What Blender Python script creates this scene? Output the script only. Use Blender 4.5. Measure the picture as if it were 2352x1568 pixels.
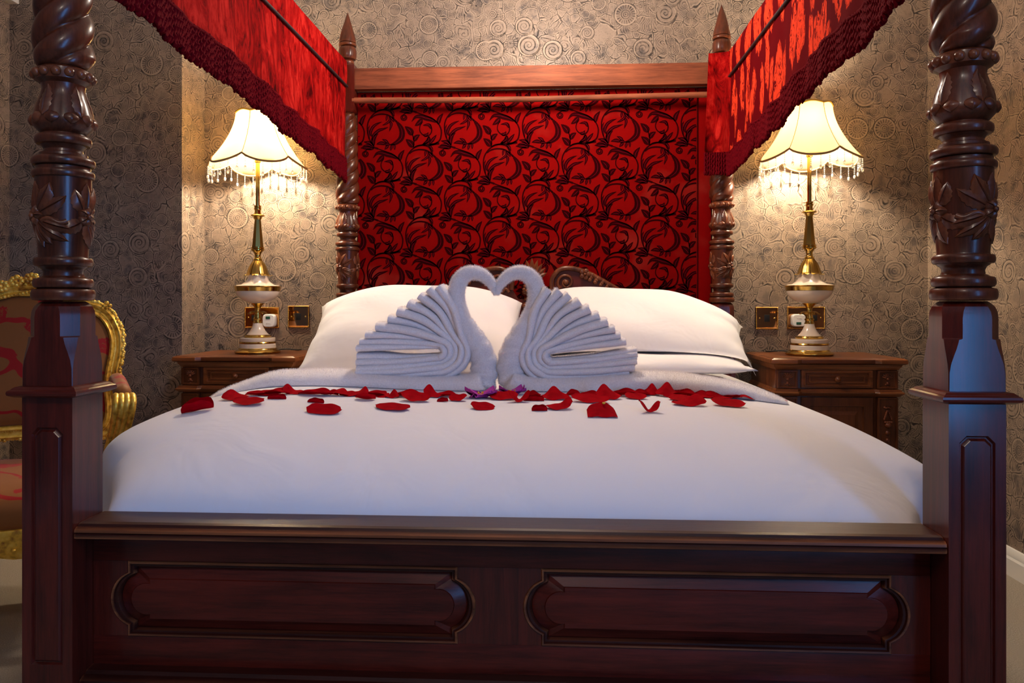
import bpy, bmesh, math, random
from math import sin, cos, pi, radians, sqrt, atan2, tau
from mathutils import Vector, Matrix

# ------------------------------------------------------------------ camera, world, light, exposure
scene = bpy.context.scene
for o in list(bpy.data.objects):
    bpy.data.objects.remove(o)
COL = scene.collection

CX, CY, CZ = 0.1052, -1.4358, 1.0
TH = 0.05612
FPX, VH = 1794.0, 697.0
cam_d = bpy.data.cameras.new('camera')
cam_d.sensor_width = 36.0
cam_d.lens = FPX / 2352 * 36.0
cam_d.shift_y = -(784 - VH) / 2352.0
cam_d.clip_start = 0.02
cam = bpy.data.objects.new('camera', cam_d)
COL.objects.link(cam)
cam.location = (CX, CY, CZ)
cam.rotation_euler = (pi / 2, 0, TH)
scene.camera = cam

scene.view_settings.view_transform = 'Standard'
scene.view_settings.look = 'None'
scene.view_settings.gamma = 1.0
scene.view_settings.use_curve_mapping = False
scene.view_settings.exposure = 0.42

world = bpy.data.worlds.new('sky')
scene.world = world
world.use_nodes = True
world.node_tree.nodes['Background'].inputs[0].default_value = (0.45, 0.62, 1.0, 1)
world.node_tree.nodes['Background'].inputs[1].default_value = 0.6


def lamp(name, kind, loc, energy, color, rot=(0, 0, 0), size=0.1, size_y=None):
    d = bpy.data.lights.new(name, kind)
    d.energy = energy
    d.color = color
    if kind == 'AREA':
        d.shape = 'RECTANGLE'
        d.size = size
        d.size_y = size_y or size
    else:
        d.shadow_soft_size = size
    o = bpy.data.objects.new(name, d)
    COL.objects.link(o)
    o.location = loc
    o.rotation_euler = rot
    return o


# daylight entering by the window in the right wall, behind the camera
lamp('window_daylight', 'AREA', (1.93, -2.32, 1.42), 82, (0.09, 0.38, 1.0), (0, pi / 2, 0), 1.9, 1.0)
# the room's ceiling light, hanging above the bed
lamp('ceiling_light_glow', 'POINT', (0.02, 1.42, 2.29), 40, (1.0, 0.88, 0.77), size=0.13)
# added fill light, unseen, brightening front surfaces from the foot of the room
lamp('foot_fill_light', 'POINT', (0.02, -1.95, 2.52), 26, (1.0, 0.86, 0.76), size=0.13)

scene.cycles.max_bounces = 8
scene.cycles.diffuse_bounces = 4
scene.cycles.glossy_bounces = 4

rnd = random.Random(7)


def ray(u, v):
    r = (u - 1176) / FPX
    return Vector((r * cos(TH) - sin(TH), r * sin(TH) + cos(TH), (VH - v) / FPX))


def P(u, v, y):
    """point of the place that lies in the plane y behind image position (u, v)"""
    d = ray(u, v)
    return Vector((CX, CY, CZ)) + d * ((y - CY) / d.y)


# ------------------------------------------------------------------ mesh helpers
class MB:
    def __init__(self):
        self.v = []
        self.f = []

    def add(self, vs, fs):
        n = len(self.v)
        self.v += [tuple(p) for p in vs]
        self.f += [tuple(i + n for i in f) for f in fs]
        return self

    def box(self, x0, x1, y0, y1, z0, z1, bev=0.0):
        b = bmesh.new()
        bmesh.ops.create_cube(b, size=1)
        for q in b.verts:
            q.co = Vector(((x0 + x1) / 2 + q.co.x * (x1 - x0), (y0 + y1) / 2 + q.co.y * (y1 - y0), (z0 + z1) / 2 + q.co.z * (z1 - z0)))
        if bev > 0:
            bmesh.ops.bevel(b, geom=b.edges[:], offset=bev, segments=2, affect='EDGES', profile=0.6)
        b.verts.index_update()
        self.add([q.co[:] for q in b.verts], [[q.index for q in f.verts] for f in b.faces])
        b.free()
        return self

    def rings(self, rings, cap0=True, cap1=True, closed=True):
        n = len(rings[0])
        base = len(self.v)
        for r in rings:
            self.v += [tuple(p) for p in r]
        for k in range(len(rings) - 1):
            for i in range(n if closed else n - 1):
                j = (i + 1) % n
                self.f.append((base + k * n + i, base + k * n + j, base + (k + 1) * n + j, base + (k + 1) * n + i))
        if cap0:
            self.f.append(tuple(base + i for i in reversed(range(n))))
        if cap1:
            self.f.append(tuple(base + (len(rings) - 1) * n + i for i in range(n)))
        return self

    def grid(self, fn, nu, nv, closed_u=False, closed_v=False):
        base = len(self.v)
        for j in range(nv):
            for i in range(nu):
                self.v.append(tuple(fn(i / (nu if closed_u else nu - 1), j / (nv if closed_v else nv - 1))))
        for j in range(nv if closed_v else nv - 1):
            for i in range(nu if closed_u else nu - 1):
                i2, j2 = (i + 1) % nu, (j + 1) % nv
                self.f.append((base + j * nu + i, base + j * nu + i2, base + j2 * nu + i2, base + j2 * nu + i))
        return self

    def lathe(self, rows, seg=32, cx=0, cy=0, fn=None, cap=True, ph=0.0):
        rr = []
        for z, r in rows:
            ring = []
            for i in range(seg):
                a = tau * i / seg + ph
                q = r if fn is None else fn(a, z, r)
                ring.append((cx + q * cos(a), cy + q * sin(a), z))
            rr.append(ring)
        return self.rings(rr, cap, cap)

    def tube(self, pts, rad, seg=8, cap=True, flat=1.0, up=None, closed=False):
        pts = [Vector(p) for p in pts]
        n = len(pts)
        rads = rad if isinstance(rad, (list, tuple)) else [rad] * n
        rr = []
        prev = None
        for i, p in enumerate(pts):
            a = pts[(i - 1) % n if closed else max(0, i - 1)]
            b = pts[(i + 1) % n if closed else min(n - 1, i + 1)]
            t = (b - a).normalized()
            if prev is None:
                ref = Vector(up) if up else (Vector((0, 0, 1)) if abs(t.z) < 0.9 else Vector((1, 0, 0)))
                s = t.cross(ref).normalized()
            else:
                s = (prev - t * prev.dot(t)).normalized()
            prev = s
            w = t.cross(s).normalized()
            rr.append([p + s * (cos(tau * k / seg) * rads[i]) + w * (sin(tau * k / seg) * rads[i] * flat) for k in range(seg)])
        if closed:
            rr.append(rr[0])
            return self.rings(rr, False, False)
        return self.rings(rr, cap, cap)

    def ball(self, c, r, seg=10, rows=7, sc=(1, 1, 1)):
        c = Vector(c)
        rr = []
        for j in range(1, rows):
            a = pi * j / rows
            rr.append([(c.x + r * sc[0] * sin(a) * cos(tau * i / seg), c.y + r * sc[1] * sin(a) * sin(tau * i / seg), c.z - r * sc[2] * cos(a)) for i in range(seg)])
        return self.rings(rr)

    def extrude(self, poly, axis, a0, a1):
        """poly in 2-D; axis 'y': (x,z) -> extruded along y; 'x': (y,z); 'z': (x,y)"""
        def mk(p, a):
            return {'y': (p[0], a, p[1]), 'x': (a, p[0], p[1]), 'z': (p[0], p[1], a)}[axis]
        return self.rings([[mk(p, a0) for p in poly], [mk(p, a1) for p in poly]])

    def xf(self, m, start=0):
        for i in range(start, len(self.v)):
            self.v[i] = tuple(m @ Vector(self.v[i]))
        return self

    def mesh(self, name, mat, smooth=40, fix=True):
        me = bpy.data.meshes.new(name)
        me.from_pydata(self.v, [], self.f)
        me.validate()
        if fix:
            b = bmesh.new()
            b.from_mesh(me)
            bmesh.ops.recalc_face_normals(b, faces=b.faces[:])
            b.to_mesh(me)
            b.free()
        if smooth:
            me.polygons.foreach_set('use_smooth', [True] * len(me.polygons))
            if smooth < 180:
                me.set_sharp_from_angle(angle=radians(smooth))
        me.update()
        if mat is not None:
            me.materials.append(mat)
        return me

    def build(self, name, mat, parent=None, smooth=40, fix=True):
        return place(self.mesh(name, mat, smooth, fix), name, parent)


def place(me, name, parent=None, loc=(0, 0, 0), rot=(0, 0, 0), scale=(1, 1, 1)):
    o = bpy.data.objects.new(name, me)
    COL.objects.link(o)
    o.location = loc
    o.rotation_euler = rot
    o.scale = scale
    if parent is not None:
        o.parent = parent
    return o


def tag(o, label=None, cat=None, group=None, kind=None):
    if label:
        o['label'] = label
    if cat:
        o['category'] = cat
    if group:
        o['group'] = group
    if kind:
        o['kind'] = kind
    return o


def thing(name, label, cat, loc=(0, 0, 0), rz=0, group=None):
    o = bpy.data.objects.new(name, None)
    COL.objects.link(o)
    o.location = loc
    o.rotation_euler = (0, 0, rz)
    o.empty_display_size = 0.1
    return tag(o, label, cat, group)


def structure(o):
    o['kind'] = 'structure'
    return o


def copy_tree(o, parent=None):
    c = o.copy()
    COL.objects.link(c)
    c.parent = parent
    for ch in list(o.children):
        copy_tree(ch, c)
    return c


def lerp(a, b, t):
    return a + (b - a) * t


def sstep(t):
    t = max(0, min(1, t))
    return t * t * (3 - 2 * t)


def catmull(pts, n=8, closed=False):
    pts = [Vector(p) for p in pts]
    out = []
    m = len(pts)
    for i in range(m if closed else m - 1):
        p0 = pts[(i - 1) % m] if closed or i > 0 else pts[0] * 2 - pts[1]
        p1, p2 = pts[i], pts[(i + 1) % m]
        p3 = pts[(i + 2) % m] if closed or i + 2 < m else p2 * 2 - p1
        for k in range(n):
            t = k / n
            out.append(0.5 * ((2 * p1) + (p2 - p0) * t + (2 * p0 - 5 * p1 + 4 * p2 - p3) * t * t + (3 * p1 - p0 - 3 * p2 + p3) * t ** 3))
    if not closed:
        out.append(pts[-1])
    return out


def interp(tab, x):
    if x <= tab[0][0]:
        return tab[0][1]
    for (a, b), (c, d) in zip(tab, tab[1:]):
        if x <= c:
            return b + (d - b) * (x - a) / (c - a)
    return tab[-1][1]


# ------------------------------------------------------------------ materials
class NT:
    def __init__(self, name):
        self.m = bpy.data.materials.new(name)
        self.m.use_nodes = True
        self.t = self.m.node_tree
        self.t.nodes.clear()
        self.out = self.t.nodes.new('ShaderNodeOutputMaterial')
        self.bs = self.t.nodes.new('ShaderNodeBsdfPrincipled')
        self.link(self.bs.outputs[0], self.out.inputs[0])
        self._co = None

    def link(self, a, b):
        self.t.links.new(a, b)

    def inp(self, sock, val):
        if isinstance(val, bpy.types.NodeSocket):
            self.link(val, sock)
        elif val is not None:
            sock.default_value = val

    def set(self, **k):
        for n, val in k.items():
            n = {'color': 'Base Color', 'rough': 'Roughness', 'metal': 'Metallic', 'coat': 'Coat Weight', 'coat_rough': 'Coat Roughness', 'sheen': 'Sheen Weight', 'sheen_rough': 'Sheen Roughness', 'sheen_tint': 'Sheen Tint', 'trans': 'Transmission Weight', 'emit': 'Emission Color', 'emit_s': 'Emission Strength', 'normal': 'Normal', 'spec': 'Specular IOR Level', 'alpha': 'Alpha', 'ior': 'IOR', 'sss': 'Subsurface Weight', 'sss_r': 'Subsurface Radius', 'sss_s': 'Subsurface Scale'}[n]
            if isinstance(val, tuple) and len(val) == 3 and n not in ('Subsurface Radius',):
                val = (*val, 1)
            self.inp(self.bs.inputs[n], val)
        return self

    def co(self, kind='Object'):
        if self._co is None:
            self._co = self.t.nodes.new('ShaderNodeTexCoord')
        return self._co.outputs[kind]

    def mapping(self, vec, scale=(1, 1, 1), rot=(0, 0, 0), loc=(0, 0, 0)):
        n = self.t.nodes.new('ShaderNodeMapping')
        self.link(vec, n.inputs[0])
        n.inputs['Scale'].default_value = scale
        n.inputs['Rotation'].default_value = rot
        n.inputs['Location'].default_value = loc
        return n.outputs[0]

    def noise(self, vec, scale=5, detail=4, rough=0.5, dist=0.0, out='Fac'):
        n = self.t.nodes.new('ShaderNodeTexNoise')
        self.link(vec, n.inputs['Vector'])
        n.inputs['Scale'].default_value = scale
        n.inputs['Detail'].default_value = detail
        n.inputs['Roughness'].default_value = rough
        n.inputs['Distortion'].default_value = dist
        return n.outputs[out]

    def voro(self, vec, scale=1, rand=1.0, feature='F1', dims='2D'):
        n = self.t.nodes.new('ShaderNodeTexVoronoi')
        n.voronoi_dimensions = dims
        n.feature = feature
        self.link(vec, n.inputs['Vector'])
        n.inputs['Scale'].default_value = scale
        n.inputs['Randomness'].default_value = rand
        return n

    def wave(self, vec, scale=5, dist=0, detail=2, dscale=1, bands='X', prof='SIN'):
        n = self.t.nodes.new('ShaderNodeTexWave')
        n.bands_direction = bands
        n.wave_profile = prof
        self.link(vec, n.inputs['Vector'])
        n.inputs['Scale'].default_value = scale
        n.inputs['Distortion'].default_value = dist
        n.inputs['Detail'].default_value = detail
        n.inputs['Detail Scale'].default_value = dscale
        return n.outputs['Fac']

    def math(self, op, a, b=None, c=None):
        n = self.t.nodes.new('ShaderNodeMath')
        n.operation = op
        self.inp(n.inputs[0], a)
        self.inp(n.inputs[1], b)
        self.inp(n.inputs[2], c)
        return n.outputs[0]

    def vmath(self, op, a, b=None):
        n = self.t.nodes.new('ShaderNodeVectorMath')
        n.operation = op
        self.inp(n.inputs[0], a)
        self.inp(n.inputs[1], b)
        return n.outputs['Value'] if op in ('LENGTH', 'DISTANCE', 'DOT_PRODUCT') else n.outputs[0]

    def sep(self, v):
        n = self.t.nodes.new('ShaderNodeSeparateXYZ')
        self.link(v, n.inputs[0])
        return n.outputs

    def comb(self, x=0.0, y=0.0, z=0.0):
        n = self.t.nodes.new('ShaderNodeCombineXYZ')
        self.inp(n.inputs[0], x)
        self.inp(n.inputs[1], y)
        self.inp(n.inputs[2], z)
        return n.outputs[0]

    def mix(self, f, a, b, blend='MIX'):
        n = self.t.nodes.new('ShaderNodeMix')
        n.data_type = 'RGBA'
        n.blend_type = blend
        self.inp(n.inputs['Factor'], f)
        for s, val in ((n.inputs[6], a), (n.inputs[7], b)):
            self.inp(s, (*val, 1) if isinstance(val, tuple) and len(val) == 3 else val)
        return n.outputs[2]

    def fmix(self, f, a, b):
        n = self.t.nodes.new('ShaderNodeMix')
        n.data_type = 'FLOAT'
        self.inp(n.inputs[0], f)
        self.inp(n.inputs[2], a)
        self.inp(n.inputs[3], b)
        return n.outputs[0]

    def ramp(self, f, stops, interp_='LINEAR'):
        n = self.t.nodes.new('ShaderNodeValToRGB')
        n.color_ramp.interpolation = interp_
        e = n.color_ramp.elements
        while len(e) < len(stops):
            e.new(0.5)
        for el, (p, c) in zip(e, stops):
            el.position = p
            el.color = (c, c, c, 1) if isinstance(c, (int, float)) else (*c, 1)
        self.link(f, n.inputs[0])
        return n.outputs[0]

    def bump(self, h, strength=0.3, dist=0.01, normal=None):
        n = self.t.nodes.new('ShaderNodeBump')
        n.inputs['Strength'].default_value = strength
        n.inputs['Distance'].default_value = dist
        self.link(h, n.inputs['Height'])
        if normal is not None:
            self.link(normal, n.inputs['Normal'])
        return n.outputs[0]


def wood(name, axis, dark, light, rough=0.30, coat=0.15, scale=1.0, worn_or_lit=None):
    n = NT(name)
    s = {'x': (0.9, 14, 14), 'y': (14, 0.9, 14), 'z': (14, 14, 0.9)}[axis]
    s = tuple(q * scale for q in s)
    co = n.mapping(n.co(), s)
    g1 = n.noise(co, 3.0, 6, 0.6, 0.6)
    g2 = n.noise(co, 18.0, 4, 0.7, 0.2)
    big = n.noise(n.co(), 6.0, 2)
    f = n.math('MULTIPLY_ADD', g2, 0.35, n.math('MULTIPLY_ADD', big, 0.3, n.math('MULTIPLY', g1, 0.6)))
    c = n.ramp(f, [(0.42, dark), (0.80, light)])
    if worn_or_lit:
        # polish rubbed through on sharp edges; on the nightstands, lamplight painted as paler wood
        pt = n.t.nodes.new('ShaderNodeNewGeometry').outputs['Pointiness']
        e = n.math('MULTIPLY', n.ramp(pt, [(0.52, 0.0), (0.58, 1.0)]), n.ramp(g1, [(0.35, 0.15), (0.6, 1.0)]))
        c = n.mix(e, c, worn_or_lit)
    n.set(color=c, rough=n.fmix(g2, rough * 0.85, rough * 1.3), coat=coat, coat_rough=0.14, spec=0.28)
    n.set(normal=n.bump(g2, 0.06, 0.002))
    return n.m


def plain(name, color, rough=0.5, metal=0.0, bump=None, **k):
    n = NT(name)
    n.set(color=color, rough=rough, metal=metal, **k)
    if bump:
        h = n.noise(n.co(), bump[0], bump[3] if len(bump) > 3 else 4, 0.6)
        n.set(normal=n.bump(h, bump[1], bump[2]))
    return n.m


DK, LT = (0.014, 0.0012, 0.0008), (0.125, 0.013, 0.006)
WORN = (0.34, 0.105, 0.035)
M = {}
M['wood_z'] = wood('mahogany_upright_grain', 'z', DK, LT, 0.30, 0.40)
M['wood_x'] = wood('mahogany_level_grain', 'x', DK, (0.145, 0.015, 0.007))
M['wood_y'] = wood('mahogany_side_rail', 'y', DK, LT)
M['wood_mould'] = wood('mahogany_moulding', 'x', (0.012, 0.0016, 0.001), (0.055, 0.008, 0.004), 0.36, 0.04, worn_or_lit=WORN)
M['carved'] = wood('mahogany_carving', 'z', (0.016, 0.0035, 0.0018), (0.14, 0.030, 0.011), 0.30, 0.15, worn_or_lit=(0.20, 0.055, 0.02))
M['wood_header'] = wood('mahogany_header', 'x', (0.07, 0.016, 0.007), (0.36, 0.10, 0.042), 0.62, 0.0)
M['wood_night_x'] = wood('nightstand_wood', 'x', (0.030, 0.007, 0.002), (0.17, 0.046, 0.014), 0.30, 0.2, worn_or_lit=(0.24, 0.075, 0.022))  # paler tone spread over whole faces stands in for orange lamplight
M['wood_night_z'] = wood('nightstand_upright_wood', 'z', (0.035, 0.009, 0.003), (0.16, 0.045, 0.014), 0.30, 0.2)
M['brass'] = plain('polished_brass', (0.62, 0.40, 0.10), 0.16, 1.0)
M['brass_dull'] = plain('aged_brass', (0.48, 0.31, 0.08), 0.28, 1.0)
M['cream'] = plain('cream_enamel', (0.80, 0.66, 0.52), 0.22, coat=0.5)
M['white_paint'] = plain('white_gloss_paint', (0.78, 0.74, 0.68), 0.35)
M['white_plastic'] = plain('white_plastic', (0.82, 0.80, 0.76), 0.35)
M['black'] = plain('black_plastic', (0.004, 0.004, 0.004), 0.5)
M['screen'] = plain('small_dark_green_screen', (0.02, 0.09, 0.06), 0.2)
M['plate'] = plain('polished_brass_plate', (0.50, 0.26, 0.12), 0.06, 1.0)


def gilt():
    n = NT('burnished_gilding')
    a = n.noise(n.co(), 60, 3)
    b = n.noise(n.co(), 12, 3)
    c = n.ramp(n.math('ADD', n.math('MULTIPLY', a, 0.5), n.math('MULTIPLY', b, 0.5)), [(0.36, (0.34, 0.13, 0.02)), (0.5, (0.85, 0.50, 0.06)), (0.7, (1.0, 0.72, 0.18))])
    n.set(color=c, rough=0.36, metal=0.55, normal=n.bump(a, 0.25, 0.004))
    return n.m


M['gilt'] = gilt()


def linen(name, color, wrinkle=0.25):
    n = NT(name)
    co = n.co()
    w = n.noise(n.mapping(co, (2.2, 2.2, 1.0)), 2.6, 3, 0.5, 0.8)
    t = n.noise(co, 900, 2)
    nb = n.bump(w, wrinkle, 0.03)
    n.set(color=color, rough=0.75, sheen=0.25, sheen_rough=0.4, spec=0.2, normal=n.bump(t, 0.05, 0.001, nb))
    return n.m


M['duvet'] = linen('white_cotton_duvet', (0.78, 0.75, 0.78), 0.22)
M['pillow'] = linen('white_cotton_pillowcase', (0.82, 0.77, 0.77), 0.30)


def terry():
    n = NT('white_terry_towelling')
    co = n.co()
    a = n.noise(co, 650, 3, 0.75)
    b = n.noise(co, 240, 3, 0.65)
    h = n.math('MULTIPLY_ADD', a, 0.5, n.math('MULTIPLY', b, 0.6))
    c = n.mix(n.ramp(h, [(0.40, 0.0), (0.66, 1.0)]), (0.80, 0.73, 0.74), (0.95, 0.89, 0.89))
    n.set(color=c, rough=0.95, sheen=0.3, sheen_rough=0.6, spec=0.08, normal=n.bump(h, 0.6, 0.003))
    return n.m


M['terry'] = terry()


def velvet(name, lo, mid, hi):
    n = NT(name)
    co = n.mapping(n.co(), (1, 1, 0.40))
    a = n.noise(co, 20, 6, 0.68, 1.8)
    b = n.noise(co, 9, 3, 0.5, 0.9)
    f = n.math('ADD', n.math('MULTIPLY', a, 0.62), n.math('MULTIPLY', b, 0.38))
    c = n.ramp(f, [(0.38, lo), (0.50, mid), (0.64, hi)])
    g = n.noise(n.co(), 700, 2)
    n.set(color=c, rough=0.85, spec=0.03, normal=n.bump(g, 0.15, 0.002))
    return n.m


M['velvet'] = velvet('crushed_red_velvet', (0.045, 0.0005, 0.001), (0.27, 0.003, 0.003), (0.52, 0.020, 0.014))


def ikat():
    n = NT('red_velvet_with_flame_pattern')
    co = n.co()
    p = n.comb(n.sep(co)[1], n.math('MULTIPLY', n.sep(co)[2], 0.36))
    dd = n.noise(p, 24, 3, 0.6, out='Color')
    p2 = n.vmath('ADD', p, n.vmath('MULTIPLY', n.vmath('SUBTRACT', dd, (0.5, 0.5, 0.5)), (0.07, 0.045, 0.0)))
    v = n.voro(p2, 13.0, 0.75, 'SMOOTH_F1')
    v.inputs['Smoothness'].default_value = 0.1
    d = v.outputs['Distance']
    blob = n.ramp(d, [(0.40, 1.0), (0.44, 0.0)])
    fleck = n.ramp(n.noise(p2, 75, 4, 0.6, 1.0), [(0.42, 0.0), (0.46, 1.0)])
    ring = n.ramp(n.math('FRACT', n.math('MULTIPLY', d, 5.5)), [(0.10, 0.0), (0.16, 1.0)])
    f = n.math('MULTIPLY', blob, n.math('MAXIMUM', n.math('MULTIPLY', ring, fleck), n.math('MULTIPLY', fleck, 0.55)))
    c = n.mix(f, (0.105, 0.001, 0.003), (0.72, 0.046, 0.016))
    g = n.noise(co, 700, 2)
    n.set(color=c, rough=0.85, spec=0.03, normal=n.bump(n.math('ADD', n.math('MULTIPLY', g, 0.5), f), 0.15, 0.002))
    return n.m


M['ikat'] = ikat()
M['fringe'] = plain('dark_red_bullion_cord', (0.11, 0.0015, 0.005), 0.8, spec=0.03)
M['piping'] = plain('black_red_piping', (0.018, 0.002, 0.003), 0.7)


def headcloth():
    n = NT('red_upholstery_cloth')
    co = n.co()
    b = n.noise(co, 5, 3, 0.5)
    w = n.noise(n.mapping(co, (60, 60, 240)), 5, 2)
    c = n.mix(n.ramp(b, [(0.58, 0.0), (0.82, 1.0)]), (0.215, 0.002, 0.002), (0.30, 0.026, 0.018))
    c = n.mix(n.math('MULTIPLY', w, 0.3), c, (0.13, 0.001, 0.001))
    n.set(color=c, rough=0.9, spec=0.02, normal=n.bump(w, 0.1, 0.001))
    return n.m


M['headcloth'] = headcloth()
M['vein'] = plain('dull_red_flock_vein', (0.20, 0.004, 0.014), 0.9, spec=0.0)
M['flock'] = plain('black_red_flock', (0.024, 0.0012, 0.002), 0.95, spec=0.0)


def damask():
    n = NT('gold_and_red_damask')
    co = n.co()
    v = n.voro(n.vmath('ADD', co, n.vmath('MULTIPLY', n.vmath('SUBTRACT', n.noise(co, 26, 3, 0.6, out='Color'), (0.5, 0.5, 0.5)), (0.06, 0.06, 0.06))), 9.5, 0.8, dims='3D')
    f = n.ramp(v.outputs['Distance'], [(0.33, 1.0), (0.36, 0.0)])
    line = n.ramp(n.math('FRACT', n.math('MULTIPLY', v.outputs['Distance'], 9)), [(0.12, 0.35), (0.2, 1.0)])
    vein = n.ramp(n.wave(co, 3.2, 9, 2, 1.4, 'DIAGONAL'), [(0.95, 0.0), (0.97, 1.0)])
    f = n.math('MAXIMUM', n.math('MULTIPLY', f, line), vein)
    rib = n.wave(co, 260, 0, 0, 1, 'Z')
    c = n.mix(f, (0.24, 0.082, 0.018), (0.30, 0.006, 0.006))
    n.set(color=c, rough=0.6, sheen=0.1, spec=0.2, normal=n.bump(rib, 0.06, 0.001))
    return n.m


M['damask'] = damask()


def carpet():
    n = NT('beige_carpet')
    co = n.co()
    a = n.noise(co, 260, 3, 0.7)
    b = n.noise(co, 5, 3)
    c = n.mix(n.ramp(a, [(0.3, 0.0), (0.7, 1.0)]), (0.30, 0.25, 0.19), (0.62, 0.54, 0.44))
    c = n.mix(n.ramp(b, [(0.4, 0.0), (0.7, 1.0)]), c, (0.46, 0.39, 0.31))
    n.set(color=c, rough=1.0, spec=0.05, normal=n.bump(a, 0.9, 0.008))
    return n.m


M['carpet'] = carpet()


def wallpaper():
    """engraved-looking paper: wheels, ammonite spirals, fans and shells in dark ink on bronze"""
    n = NT('bronze_wheel_and_spiral_wallpaper')
    s = n.sep(n.co())
    base = n.comb(n.math('ADD', s[0], s[1]), s[2])
    warp = n.noise(base, 11, 2, out='Color')
    wq = n.vmath('ADD', base, n.vmath('MULTIPLY', n.vmath('SUBTRACT', warp, (0.5, 0.5, 0.5)), (0.07, 0.07, 0)))

    def line(x, w):   # 1 on a thin line of x's fractional part
        return n.math('LESS_THAN', n.math('FRACT', x), w)

    def polar(v, p):
        loc = n.vmath('SUBTRACT', p, v.outputs['Position'])
        q = n.sep(loc)
        return n.vmath('LENGTH', loc), n.math('DIVIDE', n.math('ARCTAN2', q[1], q[0]), tau), loc

    def patch(src, scale, off, edge_w):
        """patchwork cells, each filled with stripes, a fan, rings or a spiral"""
        p = n.vmath('ADD', n.vmath('MULTIPLY', src, (scale, scale, 0)), (off, off * 1.7, 0))
        v = n.voro(p, 1.0, 1.0)
        ed = n.voro(p, 1.0, 1.0, 'DISTANCE_TO_EDGE').outputs['Distance']
        r, ang, loc = polar(v, p)
        rc = n.sep(v.outputs['Color'])
        oc = n.vmath('MULTIPLY', n.vmath('SUBTRACT', v.outputs['Color'], (0.5, 0.5, 0.5)), (2.6, 2.6, 0))
        r2 = n.vmath('LENGTH', n.vmath('SUBTRACT', loc, oc))
        arcs = line(n.math('MULTIPLY', r2, 8.0), 0.30)
        fan = line(n.math('MULTIPLY', ang, n.math('ROUND', n.math('MULTIPLY_ADD', rc[2], 14, 14))), 0.34)
        fan = n.math('MAXIMUM', fan, line(n.math('MULTIPLY', r, 4.2), 0.2))
        rings = line(n.math('MULTIPLY', r, 7.0), 0.30)
        spi = line(n.math('SUBTRACT', n.math('MULTIPLY', r, 5.0), ang), 0.30)
        k = rc[0]
        pat = n.fmix(n.math('GREATER_THAN', k, 0.36), arcs, fan)
        pat = n.fmix(n.math('GREATER_THAN', k, 0.56), pat, spi)
        pat = n.fmix(n.math('GREATER_THAN', k, 0.78), pat, rings)
        blank = n.math('LESS_THAN', rc[1], 0.22)
        pat = n.math('MULTIPLY', pat, n.math('SUBTRACT', 1.0, blank))
        edge = n.math('LESS_THAN', ed, edge_w)
        rim = n.math('MULTIPLY', n.math('GREATER_THAN', ed, edge_w), n.math('LESS_THAN', ed, edge_w * 3.0))
        return n.math('MAXIMUM', n.math('MULTIPLY', pat, n.math('SUBTRACT', 1.0, rim)), edge), rim

    ink_a, rim_a = patch(wq, 13.0, 2.3, 0.030)
    ink_b, rim_b = patch(wq, 27.0, 8.1, 0.045)
    sel = n.ramp(n.noise(base, 6.5, 2), [(0.46, 0.0), (0.50, 1.0)])
    ink = n.fmix(sel, ink_a, ink_b)
    hi = n.math('MULTIPLY', n.fmix(sel, rim_a, rim_b), 0.8)

    def layer(ink, hi, scale, rand, rad, off, dens):
        p = n.vmath('ADD', n.vmath('MULTIPLY', base, (scale, scale, 0)), (off, off * 1.7, 0))
        v = n.voro(p, 1.0, rand)
        r, ang, loc = polar(v, p)
        rc = n.sep(v.outputs['Color'])
        R = n.math('MULTIPLY_ADD', rc[1], rad * 0.6, rad * 0.55)
        t = n.math('DIVIDE', r, R)
        inside = n.math('MULTIPLY', n.math('LESS_THAN', t, 1.0), n.math('LESS_THAN', rc[2], dens))
        rim = n.math('GREATER_THAN', t, 0.91)
        rimhi = n.math('MULTIPLY', n.math('GREATER_THAN', t, 0.78), n.math('LESS_THAN', t, 0.91))
        sp = line(n.math('SUBTRACT', n.math('MULTIPLY', n.math('POWER', t, 0.75), 3.4), ang), 0.30)
        spoke = n.math('MULTIPLY', line(n.math('MULTIPLY', ang, n.math('ROUND', n.math('MULTIPLY_ADD', rc[2], 14, 18))), 0.40), n.math('MULTIPLY', n.math('GREATER_THAN', t, 0.48), n.math('LESS_THAN', t, 0.80)))
        hub = n.math('MULTIPLY', line(n.math('MULTIPLY', t, 6.0), 0.34), n.math('LESS_THAN', t, 0.50))
        wheel = n.math('MAXIMUM', spoke, hub)
        rg = line(n.math('MULTIPLY', t, 4.6), 0.26)
        k = rc[0]
        pat = n.fmix(n.math('GREATER_THAN', k, 0.45), sp, wheel)
        pat = n.fmix(n.math('GREATER_THAN', k, 0.82), pat, rg)
        pat = n.math('MAXIMUM', pat, rim)
        return n.fmix(inside, ink, pat), n.fmix(inside, hi, rimhi)

    ink, hi = layer(ink, hi, 15, 0.95, 0.40, 3.1, 0.40)
    ink, hi = layer(ink, hi, 7.6, 0.9, 0.38, 7.7, 0.62)
    blot = n.noise(base, 15, 5, 0.68, 0.6)
    blot2 = n.noise(base, 5.0, 3, 0.6)
    bl = n.math('MULTIPLY', n.ramp(blot, [(0.48, 0.0), (0.62, 1.0)]), n.ramp(blot2, [(0.40, 0.2), (0.60, 1.0)]))
    rub = n.ramp(n.noise(base, 30, 4, 0.65), [(0.34, 0.10), (0.60, 1.0)])
    grain = n.noise(base, 130, 3, 0.7)
    c = n.mix(bl, (0.285, 0.205, 0.152), (0.105, 0.083, 0.075))
    c = n.mix(n.math('MULTIPLY', hi, 0.60), c, (0.42, 0.31, 0.225))
    c = n.mix(n.math('MULTIPLY', n.math('MULTIPLY', ink, rub), 0.92), c, (0.024, 0.018, 0.015))
    c = n.mix(n.ramp(grain, [(0.52, 0.0), (0.72, 0.6)]), c, (0.09, 0.07, 0.06))
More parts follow.
